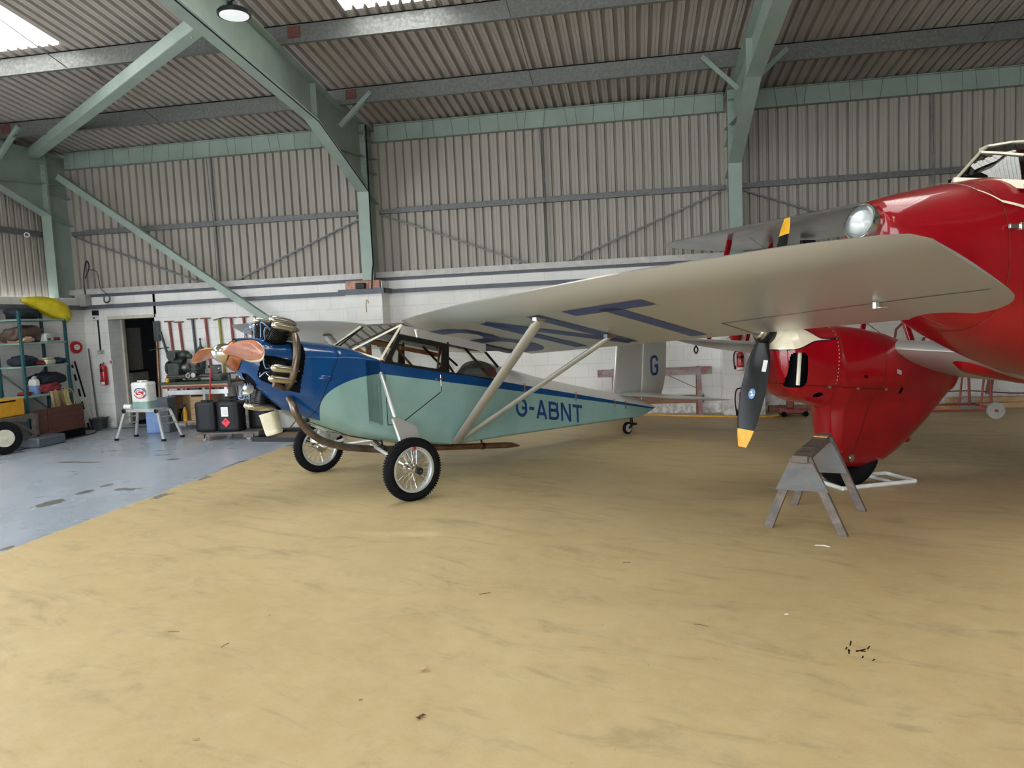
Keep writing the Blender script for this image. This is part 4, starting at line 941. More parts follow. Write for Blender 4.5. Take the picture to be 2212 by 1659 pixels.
b = MB(); b.box(P(.95, -.18, .78), (.42, .36, .10)); b.box(P(1.10, -.18, .95), (.06, .34, .3)); b.build('seat', 'brownleather', MP, bevel=.03)
b = MB(); b.tube([P(.55, -.30, .9), P(.52, -.30, 1.28)], .035, 8); b.tube([P(.34, -.3, 1.18), P(.80, -.3, 1.08)], .012, 6); b.build('control_column', 'cabred', MP)
b = MB(); b.bar(P(.45, -.44, 1.16), P(.45, -.44, 1.56), .03, .06, up=(1, 0, 0)); b.bar(P(.3, -.44, 1.53), P(1.4, -.44, 1.28), .02, .05); b.build('cabin_wood_frame', 'cabwood', MP, smooth=False)
b = MB(); b.prism([P(.02, x, z) for x, z in ((-.34, 1.30), (-.30, 1.40), (-.12, 1.46), (.12, 1.46), (.30, 1.40), (.34, 1.30))], (.02, 0, 0)); b.build('instrument_panel', 'cabwood', MP, smooth=False)
b = MB(); b.lathe(P(.3, -.30, 1.50), (1, 0, -.2), [(0, .03), (.02, .05), (.08, .05), (.1, .03)], 16); b.build('compass', 'cable', MP)
b = MB(); b.box(P(.80, .47, 1.075), (.10, .02, .016)); b.tube([P(.80, .47, 1.12), P(.80, .47, 1.0)], .004, 6); b.build('door_handle', 'brass' if 'brass' in M else 'chrome', MP)
b = MB()
for s in (2.03, 2.95, 3.75, 4.0):
    z = 1.33 - .2145 * s; L = fs(T_hw, s) + .004; b.tube([P(s - .01, L, z + .02), P(s, L + .004, z - .02), P(s - .008, L, z - .085)], .004, 5); b.tube([P(s + .012, L, z + .02), P(s + .004, L + .004, z - .03), P(s + .012, L, z - .085)], .004, 5)
b.build('deck_clip', 'exhaust2', MP)
b = MB(); b.tube([P(.46, .58, 1.60), P(.46, .60, 1.53)], .012, 8); b.tube([P(.46, .58, 1.61), P(.46, .58, 1.60)], .02, 8); b.build('air_speed_tube', 'alloy', MP)
b = MB(); b.tube(smooth_path([P(.62, -.75, 1.83), P(.62, -.75, 1.93), P(.62, -.73, 1.97), P(.62, -.70, 1.96), P(.62, -.70, 1.93)]), .005, 6); b.build('fuel_gauge_wire', 'exhaust2', MP)
b = MB(); b.tube([P(-.66, .05, .90), P(-.60, .02, .80), P(-.70, .02, .70)], .006, 6); b.build('drain_pipe', 'nosebowl', MP)
# drip container under the engine
Mw = Matrix.Translation(MP.location) @ Matrix.Rotation(MP.rotation_euler.z, 4, 'Z')
q = Mw @ P(-.86, .03, .66)
t = thing('drip_container', 'cream plastic container hanging under the engine of the monoplane', 'container', q)
R_ = Matrix.Rotation(math.radians(-13), 3, 'Y')
b = MB(); rings = []
for z, k in ((0, .85), (.01, .95), (.04, 1), (.045, .97), (.05, 1.0), (.20, 1.06), (.205, 1.10), (.215, 1.10), (.22, 1.02)):
    rings.append([R_ @ V3(((.075 * k) * math.copysign(abs(math.cos(a)) ** .55, math.cos(a)), (.075 * k) * math.copysign(abs(math.sin(a)) ** .55, math.sin(a)), z)) for a in [2 * PI * i / 28 for i in range(28)]])
b.loft(rings); b.build('tub', 'canvas', t)
b = MB(); b.tube([R_ @ V3((-.06, 0, .22)), R_ @ V3((-.03, 0, .27)), R_ @ V3((.03, 0, .28)), R_ @ V3((.06, 0, .22))], .003, 5); b.build('wire_hanger', 'finblack', t)
# ------------------------------------------------------------------ red twin engined biplane
RP = thing('twin_engine_biplane', 'gloss red twin engined biplane with silver wings, nose entering from the right', 'aeroplane', (1.9605, 7.1677, 0), math.radians(33))
def Q(s, l, z): return V3((s, -l, z))
# nacelle with wheel fairing
NS = [-.98, -.96, -.92, -.86, -.78, -.70, -.54, -.455, -.42, -.41, -.395, -.36, -.28, -.15, 0, .15, .30, .45, .60, .75, .90, 1.05, 1.2, 1.32, 1.42]
N_zt = [1.36, 1.42, 1.465, 1.495, 1.505, 1.505, 1.50, 1.50, 1.50, 1.495, 1.495, 1.49, 1.485, 1.47, 1.45, 1.42, 1.39, 1.34, 1.29, 1.24, 1.18, 1.12, 1.06, 1.01, .96]
N_zb = [1.12, 1.02, .95, .89, .85, .83, .80, .75, .64, .46, .36, .28, .225, .19, .17, .165, .19, .25, .33, .42, .52, .63, .74, .83, .92]
N_w = [.13, .19, .235, .262, .275, .28, .28, .28, .28, .28, .28, .28, .28, .28, .28, .275, .265, .25, .23, .21, .18, .15, .11, .07, .02]
def nring(s, n=56):
    zt, zb, w = [lerp(s, NS, t) for t in (N_zt, N_zb, N_w)]; R = []
    for i in range(n):
        a = 2 * PI * i / n; zz = (zt + zb) / 2 + (zt - zb) / 2 * math.copysign(abs(math.sin(a)) ** .8, math.sin(a)); ww = w * math.copysign(abs(math.cos(a)) ** .75, math.cos(a))
        if zb < .78: # lower leg is slimmer
            k = min(1, max(0, (1.02 - zz) / .30)); k = k * k * (3 - 2 * k); ww *= 1 - k * (1 - .60 * math.sqrt(min(1, max(.02, (s + .47) / .16))))
        R.append(Q(s, ww, zz))
    return R
b = MB(); SS = []; x = -.98
while x < 1.42: SS.append(x); x += .006 if x < -.8 else .012 if x < -.3 else .04
SS.append(1.42); rings = [nring(s, 176) for s in SS]; n = 176
b.v = [tuple(p) for r in rings for p in r]
for i in range(len(rings) - 1):
    for j in range(n):
        k = (j + 1) % n; c = (rings[i][j] + rings[i][k] + rings[i + 1][j] + rings[i + 1][k]) / 4; l = -c.y
        if l > .1 and ((c.x + .885) / .070) ** 4 + ((c.z - 1.135) / .15) ** 4 < 1: continue
        if l > .05 and ((c.x + .66) / .05) ** 2 + ((c.z - .905) / .022) ** 2 < 1: continue
        if l > .05 and math.hypot(c.x - .36, (c.z - .86) * 1.0) < .035: continue
        if l > .05 and math.hypot(c.x + .16, c.z - 1.02) < .014: continue
        b.f.append((i * n + j, i * n + k, (i + 1) * n + k, (i + 1) * n + j)); b.mi.append(0)
b.add(rings[0], [tuple(range(n))]); 
b.build('engine_nacelle', 'nacelle', RP, sharp=50)
b = MB(); b.loft([[Q(s, p[0], p[1]) for p in ((-.2, .95), (.17, .95), (.17, 1.38), (-.2, 1.38))] for s in (-.88, -.3)]); b.build('nacelle_interior', 'dark', RP, smooth=False)
b = MB()
for s in (-.84,): b.lathe(Q(s, .17, 1.0), (.1, 0, 1), [(0, .02), (.28, .02)], 10)
b.build('cooling_pipe', 'cream', RP)
b = MB()
for k in range(8): b.lathe(Q(-.76, .175, 1.02 + k * .012), (0, 0, 1), [(0, .03), (.004, .05), (.006, .03)], 16)
b.build('cylinder_fins', 'finblack', RP)
# propeller
H2 = Q(-1.03, 0, 1.46); A2 = V3((math.cos(math.radians(15.5)), 0, -math.sin(math.radians(15.5)))); U2 = V3((math.sin(math.radians(15.5)), 0, math.cos(math.radians(15.5)))); P2 = V3((0, -1, 0))
prop_blades(RP, H2, A2, U2, P2, math.radians(0.0), 1.0, ([0, .1, .25, .5, .75, .90, 1], [.10, .12, .19, .225, .20, .145, .085]), 'propeller', ('black', 'yellow'), pitch0=46, pitch1=10, tip=22, hubr=.10, round_tip=False, hand=-1)
b = MB(); b.lathe(H2 - A2 * .09, A2, [(0, .001), (.0, .06), (.012, .075), (.03, .078), (.05, .09)], 32); b.build('spinner_plate', 'chrome', RP)
b = MB(); b.lathe(H2, A2, [(.02, .07), (.10, .10)], 24); b.build('propeller_shaft', 'cream', RP)
def onblade(r, off):
    pa = math.radians(lerp(r / 1.02, [0, .15, .4, 1], [64, 46, 28, 10])); D = U2; T = A2.cross(D) * -1; sg = -1
    cd = (T * sg * math.cos(pa) + A2 * math.sin(pa)); nd = (A2 * math.cos(pa) - T * sg * math.sin(pa)); th = lerp(r / 1.02, [0, .12, .3, 1], [.085, .07, .034, .012])
    return H2 - D * r, cd, D, nd, th
c, cd, D, nd, th = onblade(.54, 0)
for sgn in (-1,):
    b = MB(); o = c + nd * (sgn * th * .55 - .001)
    b.add([o + cd * (.030 * math.cos(a)) + D * (.045 * math.sin(a)) for a in [2 * PI * i / 24 for i in range(24)]], [tuple(range(24))]); pl = b.build('blade_badge', 'blueplastic', RP, smooth=False, label='small blue oval badge on the blade')
    b = MB(); o2 = o + nd * sgn * .001
    b.add([o2 + cd * x + D * z for x, z in ((-.018, .012), (-.006, .024), (.004, .012), (-.006, .0))], [(0, 1, 2, 3)]); b.add([o2 + cd * x + D * z for x, z in ((-.014, -.02), (.012, -.02), (.018, -.005), (.004, .004))], [(0, 1, 2, 3)]); b.build('badge_emblem', 'white_lbl', pl, smooth=False)
c, cd, D, nd, th = onblade(.29, 0); o = c + nd * (-th * .5 - .002)
b = MB(); b.add([o + cd * x + D * z for x, z in ((.04, -.05), (.075, -.05), (.075, .05), (.04, .05))], [(0, 1, 2, 3)]); b.build('blade_placard', 'white_lbl', RP, smooth=False, label='small white placard near the blade root')
# wheel
b = MB(); prof = [(.095 * math.cos(2 * PI * k / 16), .27 + .085 * math.copysign(abs(math.sin(2 * PI * k / 16)) ** .8, math.sin(2 * PI * k / 16))) for k in range(17)]
b.lathe(Q(-.07, 0, .355), (0, 1, 0), prof, 48, caps=False)
for t in (-.06, -.035, -.01, .015, .04, .065): b.lathe(Q(-.07, 0, .355), (0, 1, 0), [(t, .345), (t, .358 - abs(t) * .2), (t + .012, .358 - abs(t) * .2), (t + .012, .345)], 48, caps=False)
b.build('wheel', 'rubber', RP)
# fuselage
FL = 1.30
FS = [-1.43, -1.41, -1.36, -1.28, -1.18, -1.06, -.92, -.78, -.62, -.44, -.2, .1, .5, 1.0, 1.7, 2.6, 3.8, 5.0, 5.8]
F_zt = [2.23, 2.275, 2.315, 2.345, 2.37, 2.395, 2.42, 2.445, 2.47, 2.50, 2.53, 2.545, 2.55, 2.54, 2.42, 2.10, 1.70, 1.30, 1.05]
F_zb = [2.12, 2.05, 1.96, 1.87, 1.79, 1.69, 1.60, 1.52, 1.445, 1.37, 1.275, 1.165, 1.04, .93, .84, .76, .68, .62, .60]
F_w = [.05, .10, .155, .215, .27, .325, .375, .425, .47, .52, .55, .57, .58, .58, .56, .47, .32, .16, .04]
def fring(s, n=48):
    zt, zb, w = [lerp(s, FS, t) for t in (F_zt, F_zb, F_w)]; e = lerp(s, [-1.4, -.9, -.44, .3], [1.0, .88, .70, .64])
    return [Q(s, FL + w * math.copysign(abs(math.cos(a)) ** e, math.cos(a)), (zt + zb) / 2 + (zt - zb) / 2 * math.copysign(abs(math.sin(a)) ** e, math.sin(a))) for a in [2 * PI * i / n for i in range(n)]]
SS = [-1.33, -1.30, -1.28, -1.23, -1.18, -1.12, -1.06, -.99, -.92, -.85, -.78, -.70, -.62, -.53, -.44, -.32, -.2, -.05, .1, .3, .5, .75, 1.0, 1.35, 1.7, 2.1, 2.6, 3.2, 3.8, 4.4, 5.0, 5.8]
b = MB(); b.loft([fring(s) for s in SS]); b.build('fuselage', 'red', RP, sharp=60)
def fsurf(s, a, off=.004):
    zt, zb, w = [lerp(s, FS, t) for t in (F_zt, F_zb, F_w)]; e = lerp(s, [-1.4, -.9, -.44, .3], [1.0, .88, .70, .64]); w += off; h = (zt - zb) / 2 + off
    return Q(s, FL + w * math.copysign(abs(math.cos(a)) ** e, math.cos(a)), (zt + zb) / 2 + h * math.copysign(abs(math.sin(a)) ** e, math.sin(a)))
def fstripe(name, pts, wd, mat, label=None):
    b = MB(); top = [fsurf(s, math.radians(a + wd / 2), .012) for s, a in pts]; bo = [fsurf(s, math.radians(a - wd / 2), .012) for s, a in pts]
    n = len(pts); b.v = [tuple(p) for p in top + bo]; b.f = [(i, i + 1, n + i + 1, n + i) for i in range(n - 1)]; b.mi = [0] * (n - 1); return b.build(name, mat, RP, label=label)
SP = [lerp(i / 10, list(range(9)), [-.86, -.77, -.725, -.69, -.60, -.41, 0, .8, 2.5]) for i in range(81)]; SA = [lerp(i / 10, list(range(9)), [96, 84, 68, 50, 33, 21, 12, 8, 2]) for i in range(81)]
fstripe('cream_stripe', list(zip(SP, SA)), 2.6, 'cream', 'thin cream stripe sweeping back from the nose')
b = MB()
for s0 in (-.60,):
    n = 40; A = [fsurf(s0, math.radians(a * 360 / n), .003) for a in range(n)]; B = [fsurf(s0 + .006, math.radians(a * 360 / n), .003) for a in range(n)]; b.v = [tuple(p) for p in A + B]; b.f = [(i, (i + 1) % n, n + (i + 1) % n, n + i) for i in range(n)]; b.mi = [0] * n
b.build('nose_joint', 'nosebowl', RP, label='thin dark joint line around the nose')
q = fsurf(-.56, math.radians(12), .01); b = MB(); b.box(q, (.12, .02, .03)); b.box(q + V3((.05, -.01, 0)), (.03, .02, .05)); b.build('nose_catch', 'chrome', RP, bevel=.004)
b = MB(); c = Q(-1.36, FL, 2.195); ax = (A2 * -1).normalized()
b.lathe(c, ax, [(-.06, .125), (.02, .128), (.04, .122), (.04, .112)], 36, caps=False); b.build('landing_light_rim', 'chrome', RP)
b = MB(); b.lathe(c, ax, [(.038, .115), (.07, .10), (.095, .07), (.108, .035), (.112, .002)], 36, caps=False); b.build('landing_light_glass', 'glass', RP)
b = MB(); b.lathe(c, ax, [(.036, .114), (.022, .09), (.036, .085), (.020, .05), (.014, .002)], 36, caps=False); b.build('landing_light_reflector', 'reflector', RP)
# cockpit canopy
ck = thing('cockpit_canopy', '', '', (0, 0, 0)); ck.parent = RP
for k in ('label', 'category'): del ck[k]
def cpt(s, l, z): return Q(s, FL + l, z)
WB = [(-.464, 0, 2.50), (-.45, .2, 2.455), (-.415, .45, 2.398), (-.2, .53, 2.36), (.9, .56, 2.36)]
WT = [(-.19, 0, 2.715), (-.19, .15, 2.675), (-.178, .30, 2.63), (.0, .40, 2.61), (.9, .43, 2.60)]
WR = [(-.11, 0, 2.762), (-.02, .12, 2.768), (.10, .2, 2.765), (.25, .25, 2.765), (.9, .28, 2.765)]
for sg in (1, -1):
    if sg < 0: WB[1:4] = [(-.25, .2, 2.47), (.0, .42, 2.40), (.3, .5, 2.37)]; WT[1:4] = [(-.05, .15, 2.68), (.1, .3, 2.64), (.35, .4, 2.61)]
    b = MB(); A = [cpt(s, l * sg, z) for s, l, z in WB]; B = [cpt(s, l * sg, z) for s, l, z in WT]; C = [cpt(s, l * sg, z) for s, l, z in WR]
    b.add(A + B + C, [(i, i + 1, i + 6, i + 5) for i in range(4)] + [(5 + i, 6 + i, 11 + i, 10 + i) for i in range(4)]); b.build('canopy_pane', 'darkglass', ck)
    b = MB()
    for L_, w_ in ((A, .055), (B, .022), (C, .018)):
        for i in range(4): b.bar(L_[i], L_[i + 1], .012, w_, up=(0, 0, 1))
    for i in (0, 3): b.bar(A[i], B[i], .02, .014, up=(-1, 0, .3)); b.bar(B[i], C[i], .02, .014, up=(-1, 0, .3))
    b.build('canopy_frame', 'cream', ck, smooth=False)
b = MB(); b.b2((.35, -FL - .27, 2.75), (1.0, -FL + .27, 2.775)); b.build('canopy_roof', 'red', ck, bevel=.01)
b = MB(); b.b2((.02, -FL - .40, 2.2), (.06, -FL + .40, 2.6)); b.b2((.06, -FL - .40, 2.2), (.9, -FL - .36, 2.6)); b.build('cockpit_shade_panel', 'dark', ck, smooth=False)  # added near-black panels imitate the shade within the cockpit
b = MB(); b.ell(cpt(.35, -.12, 2.35), (.1, .2, .25)); b.ell(cpt(.6, .15, 2.35), (.1, .2, .25)); b.build('cockpit_seat', 'greyfabric', ck)
# wings: lower centre and outer, upper
def rwing(name, l0, l1, sg, s0f, s1f, zf, sl, tf, mat='redsilver', n=20, tipround=True):
    b = MB(); rings = []
    for i in range(n + 1):
        x = 1 - (1 - i / n) ** 1.5; l = l0 + (l1 - l0) * x; s0, s1, t = s0f(l), s1f(l), tf(l); c = s1 - s0; T = []; B = []
        for k in range(13):
            q = (1 - math.cos(PI * k / 12)) / 2; s = s0 + c * q; base = zf(l) - sl * (s - s0); y = t * (math.sqrt(q) * (1 - q) * 2.2)
            T.append(Q(s, l * sg, base + y * .62)); B.append(Q(s, l * sg, base - y * .38))
        rings.append(T + B[-2:0:-1])
    b.loft(rings); return b.build(name, mat, RP, sharp=50)
zl = lambda l: 1.225 - .030 * l   # l positive to port (toward fuselage)
rwing('lower_wing_root', 0.0, 1.10, 1, lambda l: .29, lambda l: 1.72, lambda l: 1.25 - .03 * l, .27, lambda l: .28, 'rootsilver_lit')
rwing('lower_wing', 0.0, 3.95, -1, lambda l: .42 + .5 * max(0, (l - 3.0) / .95) ** 2, lambda l: 1.62 - .35 * max(0, (l - 3.0) / .95) ** 2, lambda l: 1.205 + .030 * l, .20, lambda l: lerp(l, [0, 3.2, 3.95], [.15, .11, .03]))
zu = lambda l: 2.695 + .0 * l
rwing('upper_wing', -5.2, 4.72, -1, lambda l: 1.0 + .35 * max(0, (l - 3.5) / 1.22) ** 3 , lambda l: 2.2 - .55 * max(0, (l - 3.5) / 1.22) ** 2, zu, .13, lambda l: lerp(l, [3.0, 4.72], [.15, .03]), n=40)
b = MB(); c = Q(.40, 1.46, 1.20); rings = []
for x, k in ((0, .1), (.04, .7), (.10, 1), (.25, .98), (.5, .85), (.8, .55), (1.1, .1)):
    rings.append([Q(.37 + x * 1.3, .72 + .16 * (x ** .6) + .15 * k * math.cos(a), 1.185 - x * .33 + .12 * k * math.sin(a)) for a in [2 * PI * i / 20 for i in range(20)]])
b.loft(rings); b.build('wing_root_fairing', 'red', RP)
def rstrut(a, c, w, h, name='interplane_strut'): return strut(name, a, c, w, h, RP, 'red')
rstrut(Q(1.30, -3.18, 2.64), Q(.90, -3.18, 1.28), .09, .04); rstrut(Q(1.95, -3.1, 2.55), Q(1.45, -3.1, 1.17), .08, .04)
rstrut(Q(1.30, -.95, 2.64), Q(.80, -.02, 1.25), .085, .045, 'centre_strut'); rstrut(Q(1.75, -.70, 2.55), Q(1.15, -.05, 1.15), .07, .04, 'centre_strut'); rstrut(Q(.95, -.62, 2.0), Q(.72, -.55, 1.25), .07, .035, 'centre_strut')
b = MB(); b.tube([Q(1.3, -.7, 2.6), Q(.9, -2.8, 1.3)], .005, 5); b.tube([Q(1.3, -2.8, 2.6), Q(.8, -.2, 1.25)], .005, 5); b.build('bracing_wire', 'chrome', RP)
b = MB(); b.lathe(Q(1.95, -2.55, 2.47), (0, -1, 0), [(0, .02), (.02, .06), (.12, .05), (.14, .01)], 12); b.box(Q(1.9, -2.4, 2.5), (.22, .05, .04)); b.build('aileron_hinge', 'finblack', RP)
b = MB(); b.tube(smooth_path([Q(.55, -3.0, 1.22), Q(.52, -3.0, 1.17), Q(.55, -3.0, 1.12), Q(.58, -3.0, 1.17), Q(.55, -3.0, 1.22)]), .01, 6); b.build('picket_ring', 'finblack', RP)
b = MB()
for s, z in ((-.60, .972), (-.27, .935), (.07, .90)): b.box(Q(s, .285, z), (.035, .012, .016)); b.lathe(Q(s, .28, z), (0, -1, 0), [(0, .012), (.012, .012)], 10)
b.build('cowl_latch', 'chrome', RP)
b = MB(); b.lathe(Q(-.22, .165, .30), (0, -1, 0), [(0, .035), (.008, .035), (.008, .02), (.014, .02)], 16); b.build('axle_boss', 'chrome', RP)
b = MB(); b.add([Q(.24, .262, 1.03), Q(.30, .26, 1.01), Q(.30, .26, 1.05), Q(.24, .262, 1.07)], [(0, 1, 2, 3)]); b.build('data_plate', 'alloy', RP, smooth=False)
b = MB(); b.lathe(Q(.64, .03, .375), (.7, 0, -.7), [(-.03, .03), (.03, .03), (.045, .015)], 14); b.build('drain_stub', 'red', RP)
# white tube wheel chock frame
t = thing('wheel_chock_frame', 'white tubular chock frame lying under the red biplane wheel', 'chock', (1.9605, 7.1677, 0), math.radians(22))
b = MB(); pts = [(-.24, -.16, .02), (.52, -.16, .02), (.52, .22, .02), (-.24, .22, .02)]
for i in range(4): b.tube([pts[i], pts[(i + 1) % 4]], .02, 10)
b.tube([(.30, -.16, .02), (.30, .22, .02)], .018, 10); b.build('tube_frame', 'white', t)
# ------------------------------------------------------------------ sawhorse in front of the red aeroplane
t = thing('sawhorse', 'paint-smeared wooden sawhorse standing in front of the red nacelle', 'trestle', (1.206, 5.67, 0), math.radians(64.83))
# local x runs along the beam away from camera, y to the left of it
b = MB(); rings = [[(x, y, z + x * .05) for y, z in ((.075, .520), (-.035, .520), (-.035, .575), (.075, .575))] for x in (-.055, .80)]
b.loft(rings); b.build('top_beam', 'oldwood', t, bevel=.006)
b = MB(); b.b2((.05, -.033, .5765), (.20, .073, .580)); b.b2((.22, -.033, .585), (.33, .073, .5885)); tb = b.build('paint_patch', 'bench', t, label='green paint smears on the top beam')
MB().b2((.62, -.033, .606), (.74, .073, .6095)).build('paint_patch', 'propedge', t, label='yellow paint smear at the far end')
for x, sx in ((.0, 1), (.72, -1)):
    zt = .56 + x * .05
    for sy in (1, -1):
        b = MB(); a = V3((x, .02 + sy * .035, zt)); c = V3((x - .02 * sx, sy * .265, .0)); d = (c - a)
        R = [V3((u, v, 0)) for u, v in ((-.018, -.036), (.022, -.036), (.022, .030), (-.018, .030))]
        b.loft([[p + a for p in R], [p + c for p in R]]); b.build('leg', 'oldwood', t, bevel=.003)
    xx = x - .03 if x < .3 else x - .045
    b = MB(); b.prism([(xx, -.06, zt - .04), (xx, .10, zt - .04), (xx, .205, .30), (xx, -.175, .31)], (.012, 0, 0)); b.build('end_gusset', 'bluewood', t, bevel=.002)
# ------------------------------------------------------------------ debris on the floor
random.seed(5)
def leaf(x, y, r, lab, mat='leaf', rz=0, up=.3):
    b = MB(); n = 12; pts = []
    for i in range(n):
        a = 2 * PI * i / n; rr = r * (1 + .35 * math.cos(2 * a)) * random.uniform(.75, 1.1); pts.append((rr * math.cos(a), rr * .55 * math.sin(a), .004 + r * up * abs(math.sin(a * 1.5)) * random.uniform(.3, 1)))
    b.add([(0, 0, .006)] + pts, [(0, i + 1, (i + 1) % n + 1) for i in range(n)]); return tag(b.build('dry_leaf', mat, loc=(x, y, 0), rz=rz, smooth=False, solid=.0008), lab, 'leaf')
leaf(-1.04, 3.29, .022, 'curled pale dry leaf on the yellow floor, left of centre', rz=.4, up=.9)
leaf(-.94, 2.88, .022, 'dark curled dry leaf nearest the bottom of the frame', 'exhaust2', rz=.9, up=.6)
leaf(-1.82, 2.64, .013, 'small pale leaf scrap at the bottom left of the floor', rz=.2)
leaf(.76, 4.06, .010, 'tiny white paper scrap on the right of the floor', 'white_lbl', up=.8)
leaf(-2.15, 3.9, .010, 'small leaf scrap lying left of the curled pale leaf', rz=1.2)
leaf(-1.25, 3.0, .009, 'tiny leaf crumb beside the dark curled leaf', 'exhaust2')
b = MB(); b.tube([(1.19, 5.30, .005), (1.25, 5.29, .006), (1.28, 5.26, .005)], .003, 5); tag(b.build('plastic_strip', 'white_lbl'), 'short bent white strip on the floor in front of the sawhorse', 'strip')
for i, (x, y, a, L, pos) in enumerate(((-2.6, 3.65, .1, .07, 'left of the frame'), (-2.2, 3.5, 1.4, .06, 'below the first twig'), (-.95, 4.3, .5, .07, 'left of centre'), (-.1, 4.9, .2, .05, 'right of the wheels'), (.3, 3.9, -.3, .07, 'in the middle of the floor'))):
    b = MB(); b.tube([(-L / 2, 0, .003), (0, .006, .003), (L / 2, -.004, .003)], .0016, 5); tag(b.build('twig', 'exhaust2', loc=(x, y, 0), rz=a), 'short thin twig lying on the yellow floor ' + pos, 'twig')
b = MB()
random.seed(9)
for k in range(10):
    x, y = 1.0 + random.gauss(0, .03), 3.63 + random.gauss(0, .04); a = random.gauss(.9, .5); L = random.uniform(.02, .06)
    b.bar((x, y, .0005), (x + L * math.cos(a), y + L * math.sin(a), .0005), .006, .001)
tag(b.build('floor_crack', 'dark', smooth=False), 'small dark star shaped crack in the yellow floor at the right', 'crack', kind='stuff')
# ------------------------------------------------------------------ shelving unit and contents
t = thing('shelving_unit', 'dark teal steel shelving unit against the left gable wall', 'shelves', (-10.12, 10.4, 0))
for x in (0.02, .47):
    for y in (0, .95): MB().b2((x - .02, y - .02, 0), (x + .02, y + .02, 2.17)).build('upright', 'rack', t)
for z in (2.04, 1.66, 1.28, .80, .42):
    b = MB(); b.b2((0, 0, z - .03), (.49, .95, z)); b.build('shelf', 'rackshelf', t, bevel=.003)
b = MB(); b.bar((0, 0, .5), (0, .95, 1.2), .01, .03); b.bar((0, 0, 1.2), (0, .95, .5), .01, .03); b.build('cross_brace', 'rackshelf', t)
from mathutils import noise as mn
def cloth(name, c, r, mat, lab, cat='cloth', rz=0, sq=.5, seed=1, grp=None, amp=.16):
    b = MB(); rings = []; o = V3((seed * 7.3, seed * 3.1, 0))
    for i in range(21):
        a = -PI / 2 + PI * i / 20; ring_ = []
        for k in range(48):
            th = 2 * PI * k / 48; ca = math.cos(a) ** .6 if math.cos(a) > 1e-6 else 0
            d = V3((ca * math.copysign(abs(math.cos(th)) ** sq, math.cos(th)), ca * math.copysign(abs(math.sin(th)) ** sq, math.sin(th)), math.copysign(abs(math.sin(a)) ** .7, math.sin(a))))
            n = mn.noise(d * 1.3 + o) * amp * 1.6 + mn.noise(V3((d.x * 3.2, d.y * 3.2, d.z * 1.2)) + o) * amp + abs(mn.noise(d * 6 + o)) * amp * .5
            w = 1 + n; zz = r[2] * (d.z * (1 + n * 1.3) + 1)
            ring_.append((r[0] * d.x * min(w, 1.12), r[1] * d.y * min(w, 1.12), max(0, zz)))
        rings.append(ring_)
    b.loft(rings, False); return tag(b.build(name, mat, loc=c, rz=rz, sharp=70), lab, cat, grp)
cloth('leather_holdall', (-9.82, 10.62, 1.66), (.20, .27, .13), 'brownleather', 'brown leather holdall on the second shelf from the top', 'bag', seed=2)
cloth('folded_blanket', (-9.80, 10.52, 1.66), (.20, .12, .05), 'peach', 'peach coloured blanket squeezed under the brown holdall', 'blanket', seed=3)
t = thing('white_appliance', 'white plastic box with grey front on the second shelf', 'box', (-9.80, 11.02, 1.66), .3)
MB().b2((-.12, -.16, 0), (.12, .16, .14)).build('case', 'white', t, bevel=.02); MB().b2((.121, -.12, .02), (.125, .0, .06)).build('front_panel', 'greyplastic', t)
def coil(name, c, R, n, r, mat, lab, cat='rope', tilt=0, seed=3):
    random.seed(seed); pts = []
    for i in range(n * 16):
        a = 2 * PI * i / 16; pts.append((R * (1 + .12 * math.sin(i * .7)) * math.cos(a), R * (1 + .1 * math.cos(i * .9)) * math.sin(a), .01 + r + .07 * R * (i / 16) + random.uniform(0, .01)))
    b = MB(); b.tube(pts, r, 6); return tag(b.build(name, mat, loc=c), lab, cat)
coil('coiled_lead', (-9.78, 11.22, 1.66), .09, 6, .009, 'maroon', 'tangled dark red lead at the right end of the second shelf', 'cable')
cloth('black_case', (-9.8, 10.55, 1.28), (.16, .17, .08), 'navycloth', 'black soft case at the left end of the third shelf', 'case', seed=5)
t = tag(MB().lathe((0, 0, 0), (0, 0, 1), [(0, .035), (.10, .035), (.13, .015), (.15, .015)], 16).build('green_bottle', 'rack', loc=(-9.95, 10.75, 1.28)), 'small dark green bottle at the back of the third shelf', 'bottle')
cloth('red_rag', (-9.78, 10.83, 1.28), (.10, .12, .035), 'maroon', 'crumpled red rag beside the beige box on the third shelf', seed=6)
t = thing('beige_box', 'beige plastic box with clear lid on the third shelf', 'box', (-9.78, 11.0, 1.28), .25)
MB().b2((-.10, -.14, 0), (.10, .14, .08)).build('tray', 'canvas', t, bevel=.015); MB().b2((-.09, -.13, .081), (.09, .13, .115)).build('lid', 'canvas', t, bevel=.02)
cloth('dark_cloth', (-9.8, 11.26, 1.28), (.14, .10, .05), 'navycloth', 'dark folded cloth at the right end of the third shelf', seed=7)
cloth('black_cover', (-9.88, 10.72, 2.04), (.18, .24, .085), 'navycloth', 'slumped black plastic cover on the top shelf beside the yellow bag', 'cover', seed=8)
def jug(name, c, lab, cap='white', liq='blueplastic'):
    t = thing(name, lab, 'container', c)
    def rr(k, z, w=.075, d=.06): return [(w * k * math.copysign(abs(math.cos(a)) ** .5, math.cos(a)), d * k * math.copysign(abs(math.sin(a)) ** .5, math.sin(a)), z) for a in [2 * PI * i / 28 for i in range(28)]]
    MB().loft([rr(.92, 0), rr(1, .01), rr(1, .15)]).build('liquid', liq, t)
    MB().loft([rr(1, .1505), rr(1, .21), rr(.8, .25), rr(.35, .27), rr(.3, .285)]).build('upper_body', 'white', t)
    b = MB(); b.tube([(0, .03, .25), (0, .05, .29), (0, .0, .30), (0, -.03, .28)], .012, 8); b.build('handle', 'white', t); return t
